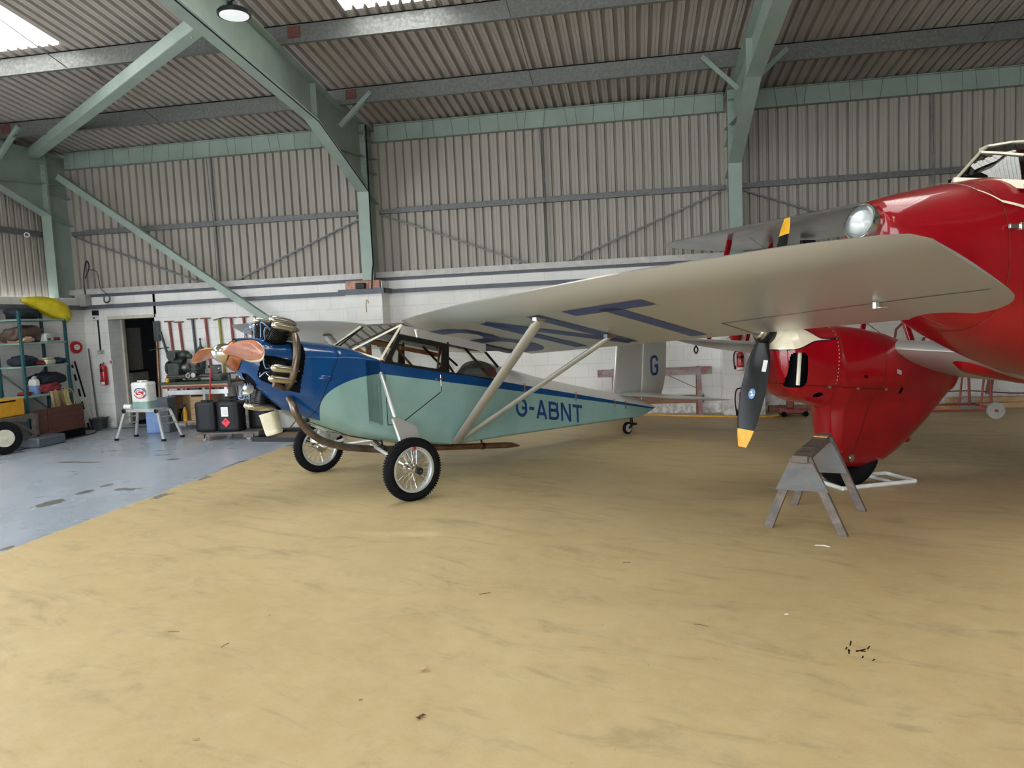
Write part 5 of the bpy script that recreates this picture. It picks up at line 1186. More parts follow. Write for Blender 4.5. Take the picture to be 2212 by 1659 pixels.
jug('screenwash_container', (-9.78, 10.72, .80), 'white screenwash container part full of blue liquid on the fourth shelf')
cloth('red_glove', (-9.8, 10.54, .80), (.09, .08, .03), 'maroon', 'crumpled red glove left of the blue liquid container', 'glove', seed=11)
cloth('dark_overalls', (-9.86, 11.08, .93), (.18, .28, .10), 'navycloth', 'folded dark overalls on top of the red cloths, fourth shelf', 'clothing', seed=12)
cloth('red_overalls', (-9.82, 10.98, .80), (.18, .24, .085), 'maroon', 'crumpled red overalls under the dark overalls', 'clothing', seed=13)
cloth('pink_towel', (-9.74, 10.95, .80), (.10, .10, .05), 'peach', 'pink towel crumpled below the red overalls', 'towel', seed=14)
coil('coiled_cord', (-9.74, 11.18, .80), .075, 5, .010, 'bluerope', 'coil of blue cord on the fourth shelf')
b = MB(); A = []; B = []; 
for i in range(9): y = 10.86 + i * .035; A.append((-9.62 + .012 * math.sin(i * 2.3), y, .83)); B.append((-9.60 + .015 * math.sin(i * 1.7), y + .01, .50 + .03 * math.sin(i)))
T0 = [(-9.80, a[1], .84) for a in A]
b.v = A + B + T0; b.f = [(i, i + 1, 10 + i, 9 + i) for i in range(8)] + [(18 + i, 19 + i, i + 1, i) for i in range(8)]; b.mi = [0] * 16
tag(b.build('tan_cloth', 'tan', solid=.006), 'tan cloth hanging over the edge of the fourth shelf', 'cloth')
b = MB()
random.seed(4)
for i in range(8):
    y = 11.16 + i * .012; b.tube(smooth_path([(-9.78, y, .83), (-9.64, y + random.uniform(-.01, .02), .83), (-9.60, y + random.uniform(-.02, .03), .70), (-9.60, y + random.uniform(-.03, .10), .52 + random.uniform(-.04, .06))]), .006, 6)
b.tube(smooth_path([(-9.78, 11.3, .82), (-9.62, 11.32, .83), (-9.60, 11.37, .66), (-9.60, 11.33, .55)]), .006, 6)
tag(b.build('yellow_rope', 'rope'), 'bunch of yellow rope hanging from the fourth shelf', 'rope')
# yellow bag
b = MB(); path = [(-9.94, 10.80, 2.36), (-9.92, 10.93, 2.345), (-9.87, 11.10, 2.30), (-9.80, 11.26, 2.24), (-9.72, 11.38, 2.15), (-9.68, 11.42, 2.06), (-9.68, 11.42, 1.99), (-9.68, 11.42, 1.965)]
rad = [.03, .075, .13, .17, .165, .125, .05, .014]
rings = []
for i, (p, r) in enumerate(zip(path, rad)):
    p = V3(p); tt = (V3(path[min(i + 1, 7)]) - V3(path[max(0, i - 1)])).normalized(); a = tt.cross(V3((1, 0, 0))).normalized(); c = a.cross(tt)
    rings.append([p + (a * math.cos(q) * 1.0 + c * math.sin(q) * .8) * r * (1 + (.10 if i > 3 else .05) * math.sin(9 * q + i)) for q in [2 * PI * k / 36 for k in range(36)]])
b.loft(rings); yb = tag(b.build('yellow_kit_bag', 'yellowbag', sharp=80), 'bright yellow drawstring kit bag slumped over the top shelf', 'bag')
# brown boards
for y0, y1, lab in ((10.42, 10.69, 'short dark red plywood board leaning at the left foot of the shelving'), (10.71, 11.5, 'long dark red plywood board leaning against the foot of the shelving')):
    t = thing('plywood_board', lab, 'board', (-9.58, y0, .0), 0, 'plywood boards'); MB().b2((0, 0, .14), (.02, y1 - y0, .565)).build('panel', 'brownply', t, bevel=.003)
    MB().b2((-.01, .02, 0), (.03, y1 - y0 - .02, .139)).build('plinth', 'dark', t)
# fire bell
t = thing('fire_bell', 'round red fire alarm bell on the left wall', 'alarm', (-10.2, 12.2, 1.535))
MB().lathe((0, 0, 0), (.86, -.5, 0), [(0, .06), (.02, .06), (.03, .115), (.06, .112), (.085, .09), (.095, .0)], 32).build('gong', 'redext', t)
bx = V3((.86, -.5, 0)).normalized()
MB().lathe(bx * .096, bx, [(0, .001), (0, .052), (.004, .05)], 28).build('centre_label', 'white_lbl', t)
text_mesh('fire_lettering', 'FIRE', .032, 'redext', t, bx * .102 + V3((0, 0, .012)), (PI / 2, 0, math.atan2(bx.y, bx.x) + PI / 2))
# electrics on the wall by the door
t = thing('isolator_switch', 'black and white isolator switch above the wall extinguisher', 'switch', (-9.93, 12.5, 2.02))
MB().b2((-.05, -.06, .09), (.05, 0, .18)).build('upper_box', 'black', t, bevel=.004); MB().b2((-.05, -.06, 0), (.05, 0, .085)).build('lower_box', 'white', t, bevel=.004); MB().b2((-.03, -.064, .03), (.01, -.06, .05)).build('rocker', 'black', t)
t = thing('wall_socket', 'grey wall socket below the black conduit', 'socket', (-9.90, 12.5, 1.40)); MB().b2((-.06, -.03, -.02), (.06, 0, .06)).build('box', 'boxgrey', t, bevel=.004); MB().b2((-.04, -.034, 0), (-.01, -.03, .03)).build('rocker', 'white', t)
tag(MB().b2((-.012, -.015, 0), (.012, 0, .56)).build('conduit', 'black', loc=(-9.91, 12.5, 1.46), smooth=False), 'black vertical conduit between the isolator and the socket', 'conduit')
t = thing('exit_sign', 'small white sign with red border on the door pillar', 'sign', (-9.72, 12.5, 1.18)); MB().b2((-.035, -.004, 0), (.035, 0, .09)).build('plate', 'white_lbl', t); MB().b2((-.022, -.006, .015), (-.004, -.004, .075)).build('symbol', 'redext', t); MB().b2((.006, -.006, .015), (.022, -.004, .075)).build('symbol', 'redext', t)
def ext(lab, loc, h=.42, r=.065, mount=True, txt=None, rz=0):
    t = thing('fire_extinguisher', lab, 'extinguisher', loc, rz)
    MB().lathe((0, 0, 0), (0, 0, 1), [(0, r * .9), (.01, r), (h * .78, r), (h * .86, r * .75), (h * .9, r * .3), (h * .93, r * .3)], 28).build('cylinder', 'redext', t)
    b = MB(); b.box((0, 0, h * .95), (.03, .03, h * .06)); b.bar((0, 0, h * .97), (.10, -.02, h * 1.0), .018, .008); b.bar((0, 0, h * 1.0), (.09, -.02, h * 1.06), .018, .008); b.build('valve', 'redext' if not txt else 'chrome', t)
    b = MB(); b.tube(smooth_path([(-.02, 0, h * .95), (-r * 1.5, -.01, h * .9), (-r * 1.8, -.01, h * .5), (-r * 1.5, -.02, h * .08)]), .011, 8); b.tube([(-r * 1.5, -.02, h * .25), (-r * 1.5, -.02, h * .0 + .02)], .016, 8); b.build('hose', 'black', t)
    def band(z0, z1, mat, nm, w=1.2):
        b = MB(); n = 14; A = []; B = []
        for i in range(n + 1):
            a = -PI / 2 - w + 2 * w * i / n; A.append(((r + .0015) * math.cos(a), (r + .0015) * math.sin(a), z0)); B.append(((r + .0015) * math.cos(a), (r + .0015) * math.sin(a), z1))
        b.v = A + B; b.f = [(i, i + 1, n + 2 + i, n + 1 + i) for i in range(n)]; b.mi = [0] * n; return b.build(nm, mat, t)
    band(h * .04, h * .16, 'white_lbl', 'lower_label')
    band(h * .60, h * .73, 'letterblue' if txt == 'Powder' else 'black', 'contents_band')
    if txt: text_mesh('band_lettering', txt, r * .55, 'white_lbl', t, (-r * .1, -r - .003, h * .665), (PI / 2, 0, 0))
    for k in range(5): MB().b2((-r * .5, -r - .002, h * (.27 + k * .055)), (r * .5 - k * .006, -r - .001, h * (.285 + k * .055))).build('instruction_line', 'white_lbl', t, smooth=False)
    return t
ext('red extinguisher with black band and horn on the wall beside the doorway', (-9.83, 12.42, .80), .42, .062, txt='CO2', rz=-.5)
ext('red powder extinguisher standing on the floor below the right pier', (1.66, 11.95, 0), .47, .078, txt='Powder')
ext('small red extinguisher hanging on the right pier', (1.62, 12.03, .72), .32, .055, txt=None)
# brooms and tub
def pole(name, p, q, r, mat, lab, cat='pole', bands=None, extra=None):
    p, q = V3(p), V3(q); t = thing(name, lab, cat, p)
    MB().tube([V3((0, 0, 0)), q - p], r, 10).build('handle', mat, t)
    if bands:
        for a, c in bands: MB().tube([(q - p) * a, (q - p) * c], r * 1.25, 10).build('grip_band', 'black', t)
    return t
t = pole('push_broom', (-9.98, 12.22, .06), (-10.17, 12.12, 1.28), .012, 'cream', 'push broom with green bristles leaning in the corner', 'broom', [(.45, 1.0)])
b = MB(); b.b2((-.20, -.03, -.02), (.20, .03, .01)); b.build('head', 'cream', t, rz=.2); b = MB(); b.b2((-.20, -.035, -.06), (.20, .035, -.021)); b.build('bristles', 'bench', t, rz=.2)
t = pole('telescopic_pole', (-10.0, 12.12, .04), (-10.17, 12.05, 1.22), .014, 'white', 'black and silver telescopic pole leaning left of the push broom', 'pole', [(.0, .08), (.3, .42), (.5, .62), (.75, .85), (.95, 1.0)])
pole('grey_pole', (-10.05, 12.42, .20), (-10.12, 12.44, 1.50), .014, 'girt', 'tall thin grey pole leaning in the corner behind the tub', 'pole')
pole('short_stick', (-10.05, 11.95, .05), (-10.17, 12.0, .95), .010, 'zinc', 'short dark stick leaning left of the telescopic pole', 'stick')
t = thing('zinc_tub', 'dull zinc tub on the floor beside the doorway pillar', 'tub', (-9.88, 12.24, 0))
MB().lathe((0, 0, 0), (0, 0, 1), [(0, .13), (.19, .165), (.20, .172), (.205, .165), (.19, .158), (.02, .12)], 32, caps=False).build('bowl', 'zinc', t); MB().lathe((0, 0, .0), (0, 0, 1), [(.005, .001), (.006, .13)], 24).build('bottom', 'zinc', t)
b = MB(); b.tube([(.165, -.03, .2), (.19, -.02, .225), (.19, .02, .225), (.165, .03, .2)], .006, 6); b.build('handle', 'zinc', t)
b = MB(); b.tube(smooth_path([(-9.45, 9.9, .01), (-9.45, 10.8, .01), (-9.5, 11.6, .01), (-9.7, 12.0, .01), (-9.3, 12.25, .01), (-8.9, 12.35, .01), (-8.6, 12.4, .01)]), .012, 6); tag(b.build('floor_cable', 'zinc'), 'dark cable lying on the floor along the left wall', 'cable')
# generator on wooden cart
t = thing('generator', 'orange yellow enamelled generator case on the wooden cart', 'generator', (-9.72, 9.92, .535))
MB().b2((-.24, -.26, 0), (.22, .26, .265)).build('case', 'genyellow', t, bevel=.012)
b = MB(); b.b2((.2205, -.20, .225), (.223, .10, .25)); b.build('vent', 'dark', t); b = MB(); b.b2((-.20, -.2625, .03), (.12, -.2605, .045)); b.b2((-.20, -.2625, .065), (.05, -.2605, .078)); b.build('lettering', 'black', t)
MB().lathe((.1, -.261, .17), (0, -1, 0), [(0, .04), (.003, .04)], 20).build('badge', 'white_lbl', t)
t = thing('wooden_cart', 'grimy timber cart frame with pneumatic wheel under the yellow generator', 'cart', (-9.72, 9.95, 0))
b = MB(); b.b2((-.3, -.35, .46), (.28, .42, .53)); b.build('deck', 'cartwood', t, bevel=.004)
for x, y in ((.24, -.05), (.24, .38), (-.26, .38), (-.26, -.3)): MB().b2((x - .035, y - .035, .13), (x + .035, y + .035, .46)).build('post', 'cartwood', t, bevel=.004)
b = MB(); b.bar((.24, 0, .44), (.24, .36, .20), .03, .05); b.build('diagonal_strut', 'cartwood', t); MB().b2((.205, -.05, .14), (.275, .42, .19)).build('lower_rail', 'cartwood', t, bevel=.004)
MB().lathe((.36, -.36, .25), (1, -.55, 0), [(-.05, .13), (-.055, .20), (-.04, .24), (0, .25), (.04, .24), (.055, .20), (.05, .13)], 32).build('tyre', 'rubber', t); MB().lathe(V3((.36, -.36, .25)) + V3((1, -.55, 0)).normalized() * .04, (1, -.55, 0), [(0, .001), (0, .13), (.02, .13), (.02, .11), (.01, .03), (.035, .03), (.035, .0)], 28).build('wheel_disc', 'offwheel', t)
tag(MB().b2((-.22, -.3, 0), (.24, .28, .16)).build('black_case', 'greyplastic', loc=(-9.5, 10.42, 0), bevel=.03), 'low black case on the floor beside the cart', 'case')
b = MB(); b.tube([(-10.12, 10.12, .5), (-10.12, 10.12, 2.2), (-10.1, 10.15, 2.32), (-10.0, 10.4, 2.38)], .03, 8); tag(b.build('flue_pipe', 'galv'), 'galvanised pipe rising at the left edge behind the shelving', 'pipe')
# ------------------------------------------------------------------ work platform with oil drum
t = thing('work_platform', 'aluminium folding work platform with splayed legs and black feet', 'platform', (-7.88, 10.88, 0), -.16)
MB().b2((-.32, -.14, .455), (.32, .14, .50)).build('deck', 'alloy', t, bevel=.006)
for sx in (-1, 1):
    for sy in (-1, 1):
        b = MB(); b.bar((sx * .33, sy * .13, .48), (sx * .48, sy * .20, .02), .04, .025, up=(0, 1, 0)); lg = b.build('leg', 'alloy', t)
        MB().box((sx * .483, sy * .202, .018), (.06, .04, .036)).build('foot', 'black', lg); MB().lathe((sx * .33, sy * .155, .475), (0, sy, 0), [(0, .035), (.012, .035), (.015, .02)], 16).build('hinge', 'black', lg)
    b = MB(); b.bar((sx * .40, -.165, .26), (sx * .40, .165, .26), .025, .025); b.bar((sx * .365, -.15, .37), (sx * .365, .15, .37), .02, .02); b.build('step_rung', 'alloy', t)
def can(name, loc, w, d, h, mat, lab, cat='container', grp=None, rz=0, capmat=None, ex=.45):
    t = thing(name, lab, cat, loc, rz, grp)
    def rr(k, z): return [(w / 2 * k * math.copysign(abs(math.cos(a)) ** ex, math.cos(a)), d / 2 * k * math.copysign(abs(math.sin(a)) ** ex, math.sin(a)), z) for a in [2 * PI * i / 40 for i in range(40)]]
    MB().loft([rr(.93, 0), rr(1, .02), rr(1, h * .1), rr(.975, h * .11), rr(.975, h * .82), rr(1, h * .83), rr(1, h * .86), rr(.9, h * .93), rr(.7, h * .94)]).build('body', mat, t, sharp=30)
    b = MB(); b.bar((-w * .3, 0, h * .97), (w * .25, 0, h * .97), .035, .02); b.bar((-w * .3, 0, h * .93), (-w * .3, 0, h * .98), .03, .03); b.bar((w * .25, 0, h * .93), (w * .25, 0, h * .98), .03, .03); b.build('handle', mat, t, bevel=.004)
    MB().lathe((w * .1, -d * .3, h * .93), (0, 0, 1), [(0, .03), (.03, .03), (.035, .02)], 16).build('cap', capmat or mat, t)
    return t
t = can('oil_drum', (-7.90, 10.86, .50), .34, .26, .47, 'white', 'white plastic oil drum with red and blue swirl logo on the platform', 'drum', rz=-.1)
MB().loft([[(.171 * math.copysign(abs(math.cos(a)) ** .45, math.cos(a)), .131 * math.copysign(abs(math.sin(a)) ** .45, math.sin(a)), z) for a in [2 * PI * i / 40 for i in range(40)]] for z in (.012, .13)]).build('liquid_level', 'rackshelf', t, label='greenish oil showing through the lower part')
def disc_arc(b, c, rx, rz, a0, a1, w):
    pts = [(c[0] + rx * math.cos(a0 + (a1 - a0) * i / 20), c[1] + rz * math.sin(a0 + (a1 - a0) * i / 20)) for i in range(21)]
    ribbon(b, pts, w, lambda x, z: (x, -.1335, z), False, .02)
b = MB(); b.add([(.03 + .075 * math.cos(a), -.1332, .27 + .05 * math.sin(a)) for a in [2 * PI * i / 28 for i in range(28)]], [tuple(range(28))]); b.build('logo_disc', 'redext', t, smooth=False)
b = MB(); disc_arc(b, (.03, .27), .10, .075, .2, 3.0, .016); b.build('logo_arc', 'letterblue', t, smooth=False); b = MB(); disc_arc(b, (.03, .27), .10, .085, 3.4, 6.0, .016); b.build('logo_arc', 'redext', t, smooth=False); b = MB(); disc_arc(b, (.04, .275), .115, .09, -1.2, 1.0, .012); b.build('logo_arc', 'letterblue', t, smooth=False)
b = MB(); ribbon(b, [(.09, .30), (.05, .305), (.0, .30), (-.02, .285), (.0, .27), (.05, .262), (.07, .245), (.05, .23), (-.01, .235)], .014, lambda x, z: (x, -.1342, z), False, .02); b.build('logo_letter', 'white_lbl', t, smooth=False, label='white curved S in the logo')
b = MB(); b.lathe((-8.19, 10.86, .54), (1, -.2, .0), [(-.09, .03), (-.09, .038), (.06, .036), (.06, .02)], 20); tag(b.build('paper_roll', 'white_lbl'), 'white paper roll lying at the left end of the platform', 'roll')
t = thing('blue_storage_box', 'tall pale blue and slate plastic box behind the work platform', 'box', (-8.17, 11.65, 0), .08)
MB().b2((-.21, -.15, 0), (.04, .15, .60)).build('blue_side', 'blueplastic', t, bevel=.015); MB().b2((.041, -.15, 0), (.21, .15, .61)).build('slate_side', 'greyplastic', t, bevel=.015)
# ------------------------------------------------------------------ lathe bench
t = thing('workbench', 'bench with green top, red edge and white legs under the lathe', 'bench', (-7.68, 12.12, 0))
MB().b2((-.66, -.26, .80), (.68, .28, .845)).build('green_top', 'bench', t, bevel=.006); MB().b2((-.60, -.27, .775), (.68, .28, .799)).build('wood_edge', 'lightwood', t); MB().b2((-.58, -.26, .735), (.68, .28, .774)).build('red_apron', 'oldred', t)
MB().b2((-.50, -.24, .62), (.66, -.20, .70)).build('front_rail', 'alloy', t)
for x in (-.52, .62, .20):
    for y in (-.22, .24): MB().b2((x - .025, y - .025, 0), (x + .025, y + .025, .735)).build('leg', 'alloy', t)
MB().b2((-.54, -.2, .12), (.66, .2, .145)).build('lower_shelf', 'lightwood', t)
b = MB(); b.b2((-.5, .16, .15), (.20, .18, .62)); b.b2((-.5, -.15, .15), (-.48, .16, .62)); b.b2((-.14, -.15, .15), (.24, .16, .62)); b.build('cupboard', 'lightwood', t, smooth=False)
for z in (.50, .38, .26): MB().b2((-.13, -.165, z), (.23, -.151, z + .10)).build('drawer', 'lightwood', t, bevel=.003); 
MB().b2((-.1, -.172, .575), (.2, -.166, .60)).build('drawer_slot', 'dark', t)
t = thing('metal_lathe', 'old grey green metal lathe on the green bench', 'lathe', (-7.72, 12.15, .845))
b = MB(); b.b2((-.58, -.10, .05), (.52, .10, .12)); b.b2((-.58, -.12, .0), (-.40, .12, .06)); b.b2((.34, -.12, 0), (.50, .12, .06)); b.build('bed', 'machine', t, bevel=.008)
b = MB(); b.tube([(-.55, -.13, .09), (.5, -.13, .09)], .012, 8); b.tube([(-.55, -.13, .06), (.5, -.13, .06)], .009, 8); b.build('lead_screw', 'machbright', t)
b = MB(); b.box((-.44, 0, .22), (.22, .2, .22)); b.lathe((-.36, 0, .24), (1, 0, 0), [(0, .10), (.05, .10), (.06, .06), (.12, .06)], 24); b.lathe((-.58, 0, .24), (1, 0, 0), [(0, .13), (.04, .13)], 24); b.build('headstock', 'machine', t, bevel=.01)
b = MB(); b.lathe((-.26, 0, .24), (1, 0, 0), [(0, .085), (.07, .085), (.08, .05)], 24); b.build('chuck', 'machbright', t)
b = MB(); b.box((-.40, .08, .42), (.2, .14, .22), R=Matrix.Rotation(.35, 3, 'Y')); b.lathe((-.44, -.02, .47), (0, 1, 0), [(-.1, .09), (.1, .09)], 24); b.ell((-.28, .02, .47), (.12, .1, .09)); b.lathe((-.17, -.02, .45), (1, 0, -.2), [(0, .05), (.06, .045)], 14); b.build('motor_and_guard', 'machine', t)
b = MB(); b.box((-.02, -.04, .15), (.18, .26, .06)); b.box((-.02, -.06, .21), (.10, .14, .06)); b.box((-.02, -.08, .26), (.07, .07, .05)); b.lathe((.02, -.18, .11), (0, -1, 0), [(0, .045), (.02, .045)], 20); b.lathe((-.08, -.18, .11), (0, -1, 0), [(0, .03), (.03, .03)], 16); b.build('carriage', 'machine', t, bevel=.006)
b = MB()
for x, z in ((.02, .11), (-.08, .11)): b.lathe((x, -.205, z), (0, -1, 0), [(0, .044), (.004, .044), (.004, .03)], 20); 
b.lathe((.42, -.05, .20), (1, -.3, 0), [(0, .05), (.015, .05), (.015, .03), (.04, .015)], 20); b.build('hand_wheel', 'machbright', t)
b = MB(); b.box((.34, 0, .19), (.16, .12, .16)); b.tube([(.20, 0, .24), (.42, 0, .24)], .03, 12); b.build('tailstock', 'machine', t, bevel=.01)
t = tag(MB().lathe((0, 0, 0), (0, 0, 1), [(0, .035), (.07, .035), (.075, .02)], 20).build('yellow_tin', 'yellow', loc=(-8.20, 11.93, .845)), 'small yellow tin at the front left of the bench top', 'tin')
def bottle(loc, mat, cap, lab, h=.24, r=.04):
    t = thing('spray_bottle', lab, 'bottle', loc); MB().lathe((0, 0, 0), (0, 0, 1), [(0, r), (h * .6, r), (h * .8, r * .35), (h * .85, r * .35)], 16).build('body', mat, t); MB().box((0, -.01, h * .92), (.03, .07, .035)).build('cap', cap, t)
bottle((-7.93, 11.96, .145), 'yellow', 'letterblue', 'yellow bottle with blue trigger on the lower bench shelf', .30, .04)
bottle((-8.02, 12.0, .145), 'black', 'black', 'black oil bottle left of the yellow bottle under the bench', .22, .055)
bottle((-8.15, 12.0, .145), 'maroon', 'maroon', 'dark red bottle at the left under the bench', .2, .045)
# T handled bars on the wall
tb = [(-8.43, 1.93, .19, 'oldred', 'first'), (-8.23, 1.91, .19, 'oldred', 'second'), (-7.96, 1.955, .22, 'zinc', 'third'), (-7.70, 1.955, .21, 'oldred', 'fourth'), (-7.20, 1.945, .21, 'oldred', 'sixth'), (-6.95, 1.945, .18, 'oldred', 'seventh'), (-6.66, 1.945, .2, 'oldred', 'eighth')]
def tbar(x, z, wd, mat, lab, tilt=0, lean=.05, cross='oldwood'):
    t = thing('tee_handled_bar', lab, 'tow bar', (x + lean, 12.46, .1), 0, 'T handled bars on the wall')
    MB().tube([(0, 0, 0), (-lean, 0, z - .1)], .022, 10).build('shaft', mat, t); MB().bar((-lean - wd / 2, -.0, z - .1 - tilt), (-lean + wd / 2, -.0, z - .1 + tilt), .03, .022).build('cross_handle', cross, t, bevel=.006)
colr = {'oldred': 'faded red', 'zinc': 'grey'}
for x, z, wd, mat, nth in tb: tbar(x, z, wd, mat, '%s T handled bar on the wall, %s from the doorway' % (colr[mat], nth), lean=.10 if nth in ('first', 'second') else .06, cross='oldwood' if mat != 'oldred' else 'exhaust2')
tbar(-7.43, 1.935, .22, 'mustard', 'mustard yellow T handled bar on the wall', .02)
t = thing('long_handled_tool', 'tall wooden handled tool with slotted black head right of the doorway', 'tool', (-8.76, 12.45, 0)); MB().tube([(0, 0, .0), (.06, 0, 1.6)], .025, 8).build('shaft', 'exhaust2', t); MB().b2((.02, -.03, 1.58), (.14, .02, 1.95)).build('head', 'zinc', t, bevel=.01)
t = thing('drop_arm', 'dark diagonal steel arm leaning right of the tall tool', 'tool', (-8.32, 12.40, .8)); MB().bar((-.02, 0, 0), (-.26, 0, .95), .035, .03).build('arm', 'zinc', t)
b = MB(); b.tube([(-8.85, 12.42, 1.42), (-8.45, 12.42, 1.46)], .010, 6); tag(b.build('wall_spike', 'zinc'), 'thin horizontal rod across the tall tools by the doorway', 'rod')
t = thing('grease_gun', 'grey grease gun hanging on the wall above the lathe', 'grease gun', (-7.80, 12.40, 1.0)); MB().lathe((0, 0, 0), (0, 0, 1), [(0, .03), (.05, .055), (.34, .06), (.42, .05), (.46, .02), (.56, .012), (.58, .02), (.60, .02)], 20).build('barrel', 'zinc', t)
# black can truck, red handle
t = thing('drum_truck', 'black two legged hand truck standing behind the jerrycans', 'hand truck', (-6.62, 11.55, 0))
b = MB(); b.bar((-.10, 0, .78), (-.02, 0, .1), .05, .03, up=(0, 1, 0)); b.bar((.10, 0, .78), (.02, 0, .1), .05, .03, up=(0, 1, 0)); b.bar((-.16, 0, .80), (-.16, 0, 1.0), .04, .03, up=(0, 1, 0)); b.bar((.12, 0, .80), (.12, 0, 1.0), .04, .03, up=(0, 1, 0)); b.bar((-.16, 0, .99), (.14, 0, .99), .03, .03); b.bar((-.16, 0, .80), (.14, 0, .80), .05, .04); b.b2((-.15, -.1, 0), (.15, .1, .04)); b.build('frame', 'black', t, smooth=False)
pole('red_crank_bar', (-7.02, 11.2, .0), (-6.90, 11.2, 1.10), .013, 'redext', 'long thin red bar standing left of the black jerrycans', 'bar')
b = MB(); b.tube([(-7.05, 11.3, .50), (-6.85, 11.2, .30)], .02, 8); tag(b.build('jack_handle', 'black'), 'short black handle sticking out left of the jerrycans', 'handle')
# dolly and jerrycans
t = thing('wooden_dolly', 'low wooden dolly on castors carrying the black jerrycans', 'dolly', (-6.36, 10.72, 0), .08)
MB().b2((-.44, -.18, .10), (.44, .30, .125)).build('deck', 'cartwood', t, bevel=.003)
for x in (-.44, .36): MB().b2((x - .04, -.22, .045), (x + .12, -.14, .11)).build('end_block', 'oldwood', t, bevel=.004)
MB().b2((.44, -.2, .06), (.56, .36, .13)).build('side_beam', 'cartwood', t, bevel=.004)
for x, y in ((-.34, -.15), (.38, -.15), (-.10, .22), (.3, .25)): MB().lathe((x, y, .045), (0.2, 1, 0), [(-.015, .03), (-.015, .045), (.015, .045), (.015, .03)], 20).build('castor', 'boxgrey', t)
JW = dict(mat='jerry', grp='black jerrycans on the dolly')
can('jerrycan', (-6.735, 10.78, .127), .37, .27, .50, lab='plain black jerrycan at the left end of the dolly', **JW)
jc = can('jerrycan', (-6.335, 10.76, .127), .41, .27, .50, lab='black jerrycan with white label and red flammable diamond', **JW)
can('jerrycan', (-6.50, 11.07, .127), .34, .24, .52, lab='black jerrycan standing behind the labelled one', **JW)
can('jerrycan', (-5.99, 11.05, .127), .34, .28, .49, lab='plain black jerrycan at the right end of the dolly', **JW)
yl = -.1375
t2 = MB().b2((-.09, yl - .002, .24), (.03, yl, .39)).build('paper_label', 'white_lbl', jc)
for k in range(6): MB().b2((-.045, yl - .0028, .37 - k * .02), (.02, yl - .002, .375 - k * .02)).build('label_print', 'boxgrey', t2, smooth=False)
b = MB(); b.add([(-.02 + x, yl - .002, .145 + z) for x, z in ((0, -.075), (.075, 0), (0, .075), (-.075, 0))], [(0, 1, 2, 3)]); dm = b.build('hazard_diamond', 'redlabel', jc, smooth=False)
b = MB(); b.add([(-.02 + x, yl - .0028, .155 + z) for x, z in ((-.012, 0), (-.006, .012), (-.010, .022), (.0, .034), (.008, .018), (.012, .01), (.010, 0))], [tuple(range(7))]); b.bar((-.035, yl - .003, .150), (-.005, yl - .003, .150), .001, .004); b.build('flame_symbol', 'black', dm, smooth=False)
t = thing('drip_tray', 'large black drip tray on the blue floor under the engine', 'tray', (-5.25, 10.72, 0), -.15)
b = MB(); b.b2((-.5, -.42, 0), (.5, .42, .02)); b.b2((-.5, -.42, .02), (.5, -.38, .07)); b.b2((-.5, .38, .02), (.5, .42, .07)); b.b2((-.5, -.38, .02), (-.46, .38, .07)); b.b2((.46, -.38, .02), (.5, .38, .07)); b.build('pan', 'black', t, smooth=False)
MB().b2((-.45, -.37, .021), (.45, .37, .035)).build('sawdust', 'exhaust2', t, smooth=False)
t = thing('trolley_jack', 'red trolley jack standing behind the cream drip container', 'jack', (-5.35, 11.75, 0)); MB().b2((-.15, -.2, .05), (.15, .2, .2)).build('chassis', 'redext', t, bevel=.03); MB().b2((-.05, -.15, .2), (.08, .1, .34)).build('lift_arm', 'redext', t, bevel=.02)
for x in (-.17, .17): MB().lathe((x, -.1, .05), (1, 0, 0), [(-.02, .05), (.02, .05)], 16).build('wheel', 'black', t)
t = thing('white_cabinet', 'small white cabinet behind the jerrycans', 'cabinet', (-5.85, 11.75, 0)); MB().b2((-.2, -.15, .03), (.25, .2, .52)).build('carcass', 'white', t, bevel=.01); MB().b2((-.19, -.165, .05), (.24, -.151, .50)).build('door', 'white', t, bevel=.004)
tag(MB().b2((-.3, -.05, 0), (.6, .1, .72)).build('tool_board', 'cartwood', loc=(-6.45, 12.3, 0), smooth=False), 'brown board standing behind the hand truck', 'board')
# ------------------------------------------------------------------ right hand wall
t = thing('wing_trestle', 'old board trestle against the white wall behind the rudder', 'trestle', (.3, 12.3, 0))
MB().b2((-.92, -.12, .665), (.90, -.09, .79)).build('top_board', 'greywood', t, bevel=.003); MB().b2((-.74, -.05, .20), (.78, -.02, .33)).build('lower_board', 'fencewood', t, bevel=.003)
for x in (-.66, .69):
    b = MB(); b.bar((x, -.10, .80), (x + .02, -.22, .0), .07, .03, up=(0, 1, 0)); b.build('front_leg', 'greywood', t, bevel=.003); b = MB(); b.bar((x, -.06, .76), (x + .0, .08, .0), .07, .03, up=(0, 1, 0)); b.build('rear_leg', 'fencewood', t, bevel=.003)
b = MB(); b.tube([(.22, -.08, .66), (.66, -.08, .44)], .005, 5); b.tube([(-.2, -.08, .66), (-.62, -.08, .44)], .005, 5); b.build('tie_cord', 'zinc', t)
t = thing('fire_bucket', 'red metal fire bucket hanging on the right pier', 'bucket', (1.56, 12.0, 1.05)); MB().lathe((0, 0, 0), (0, 0, 1), [(0, .03), (.22, .11), (.225, .115), (.22, .105)], 20, caps=False).build('pail', 'redext', t)
t = thing('notice_board', 'black framed board with a green notice right of the red bucket', 'board', (2.15, 12.46, 1.0)); MB().b2((-.12, -.03, 0), (.35, .02, .5)).build('frame', 'dark', t); MB().lathe((.05, -.05, .12), (0, 0, 1), [(0, .03), (.06, .02), (.1, .05), (.12, .02)], 14).build('green_bell', 'bench', t)
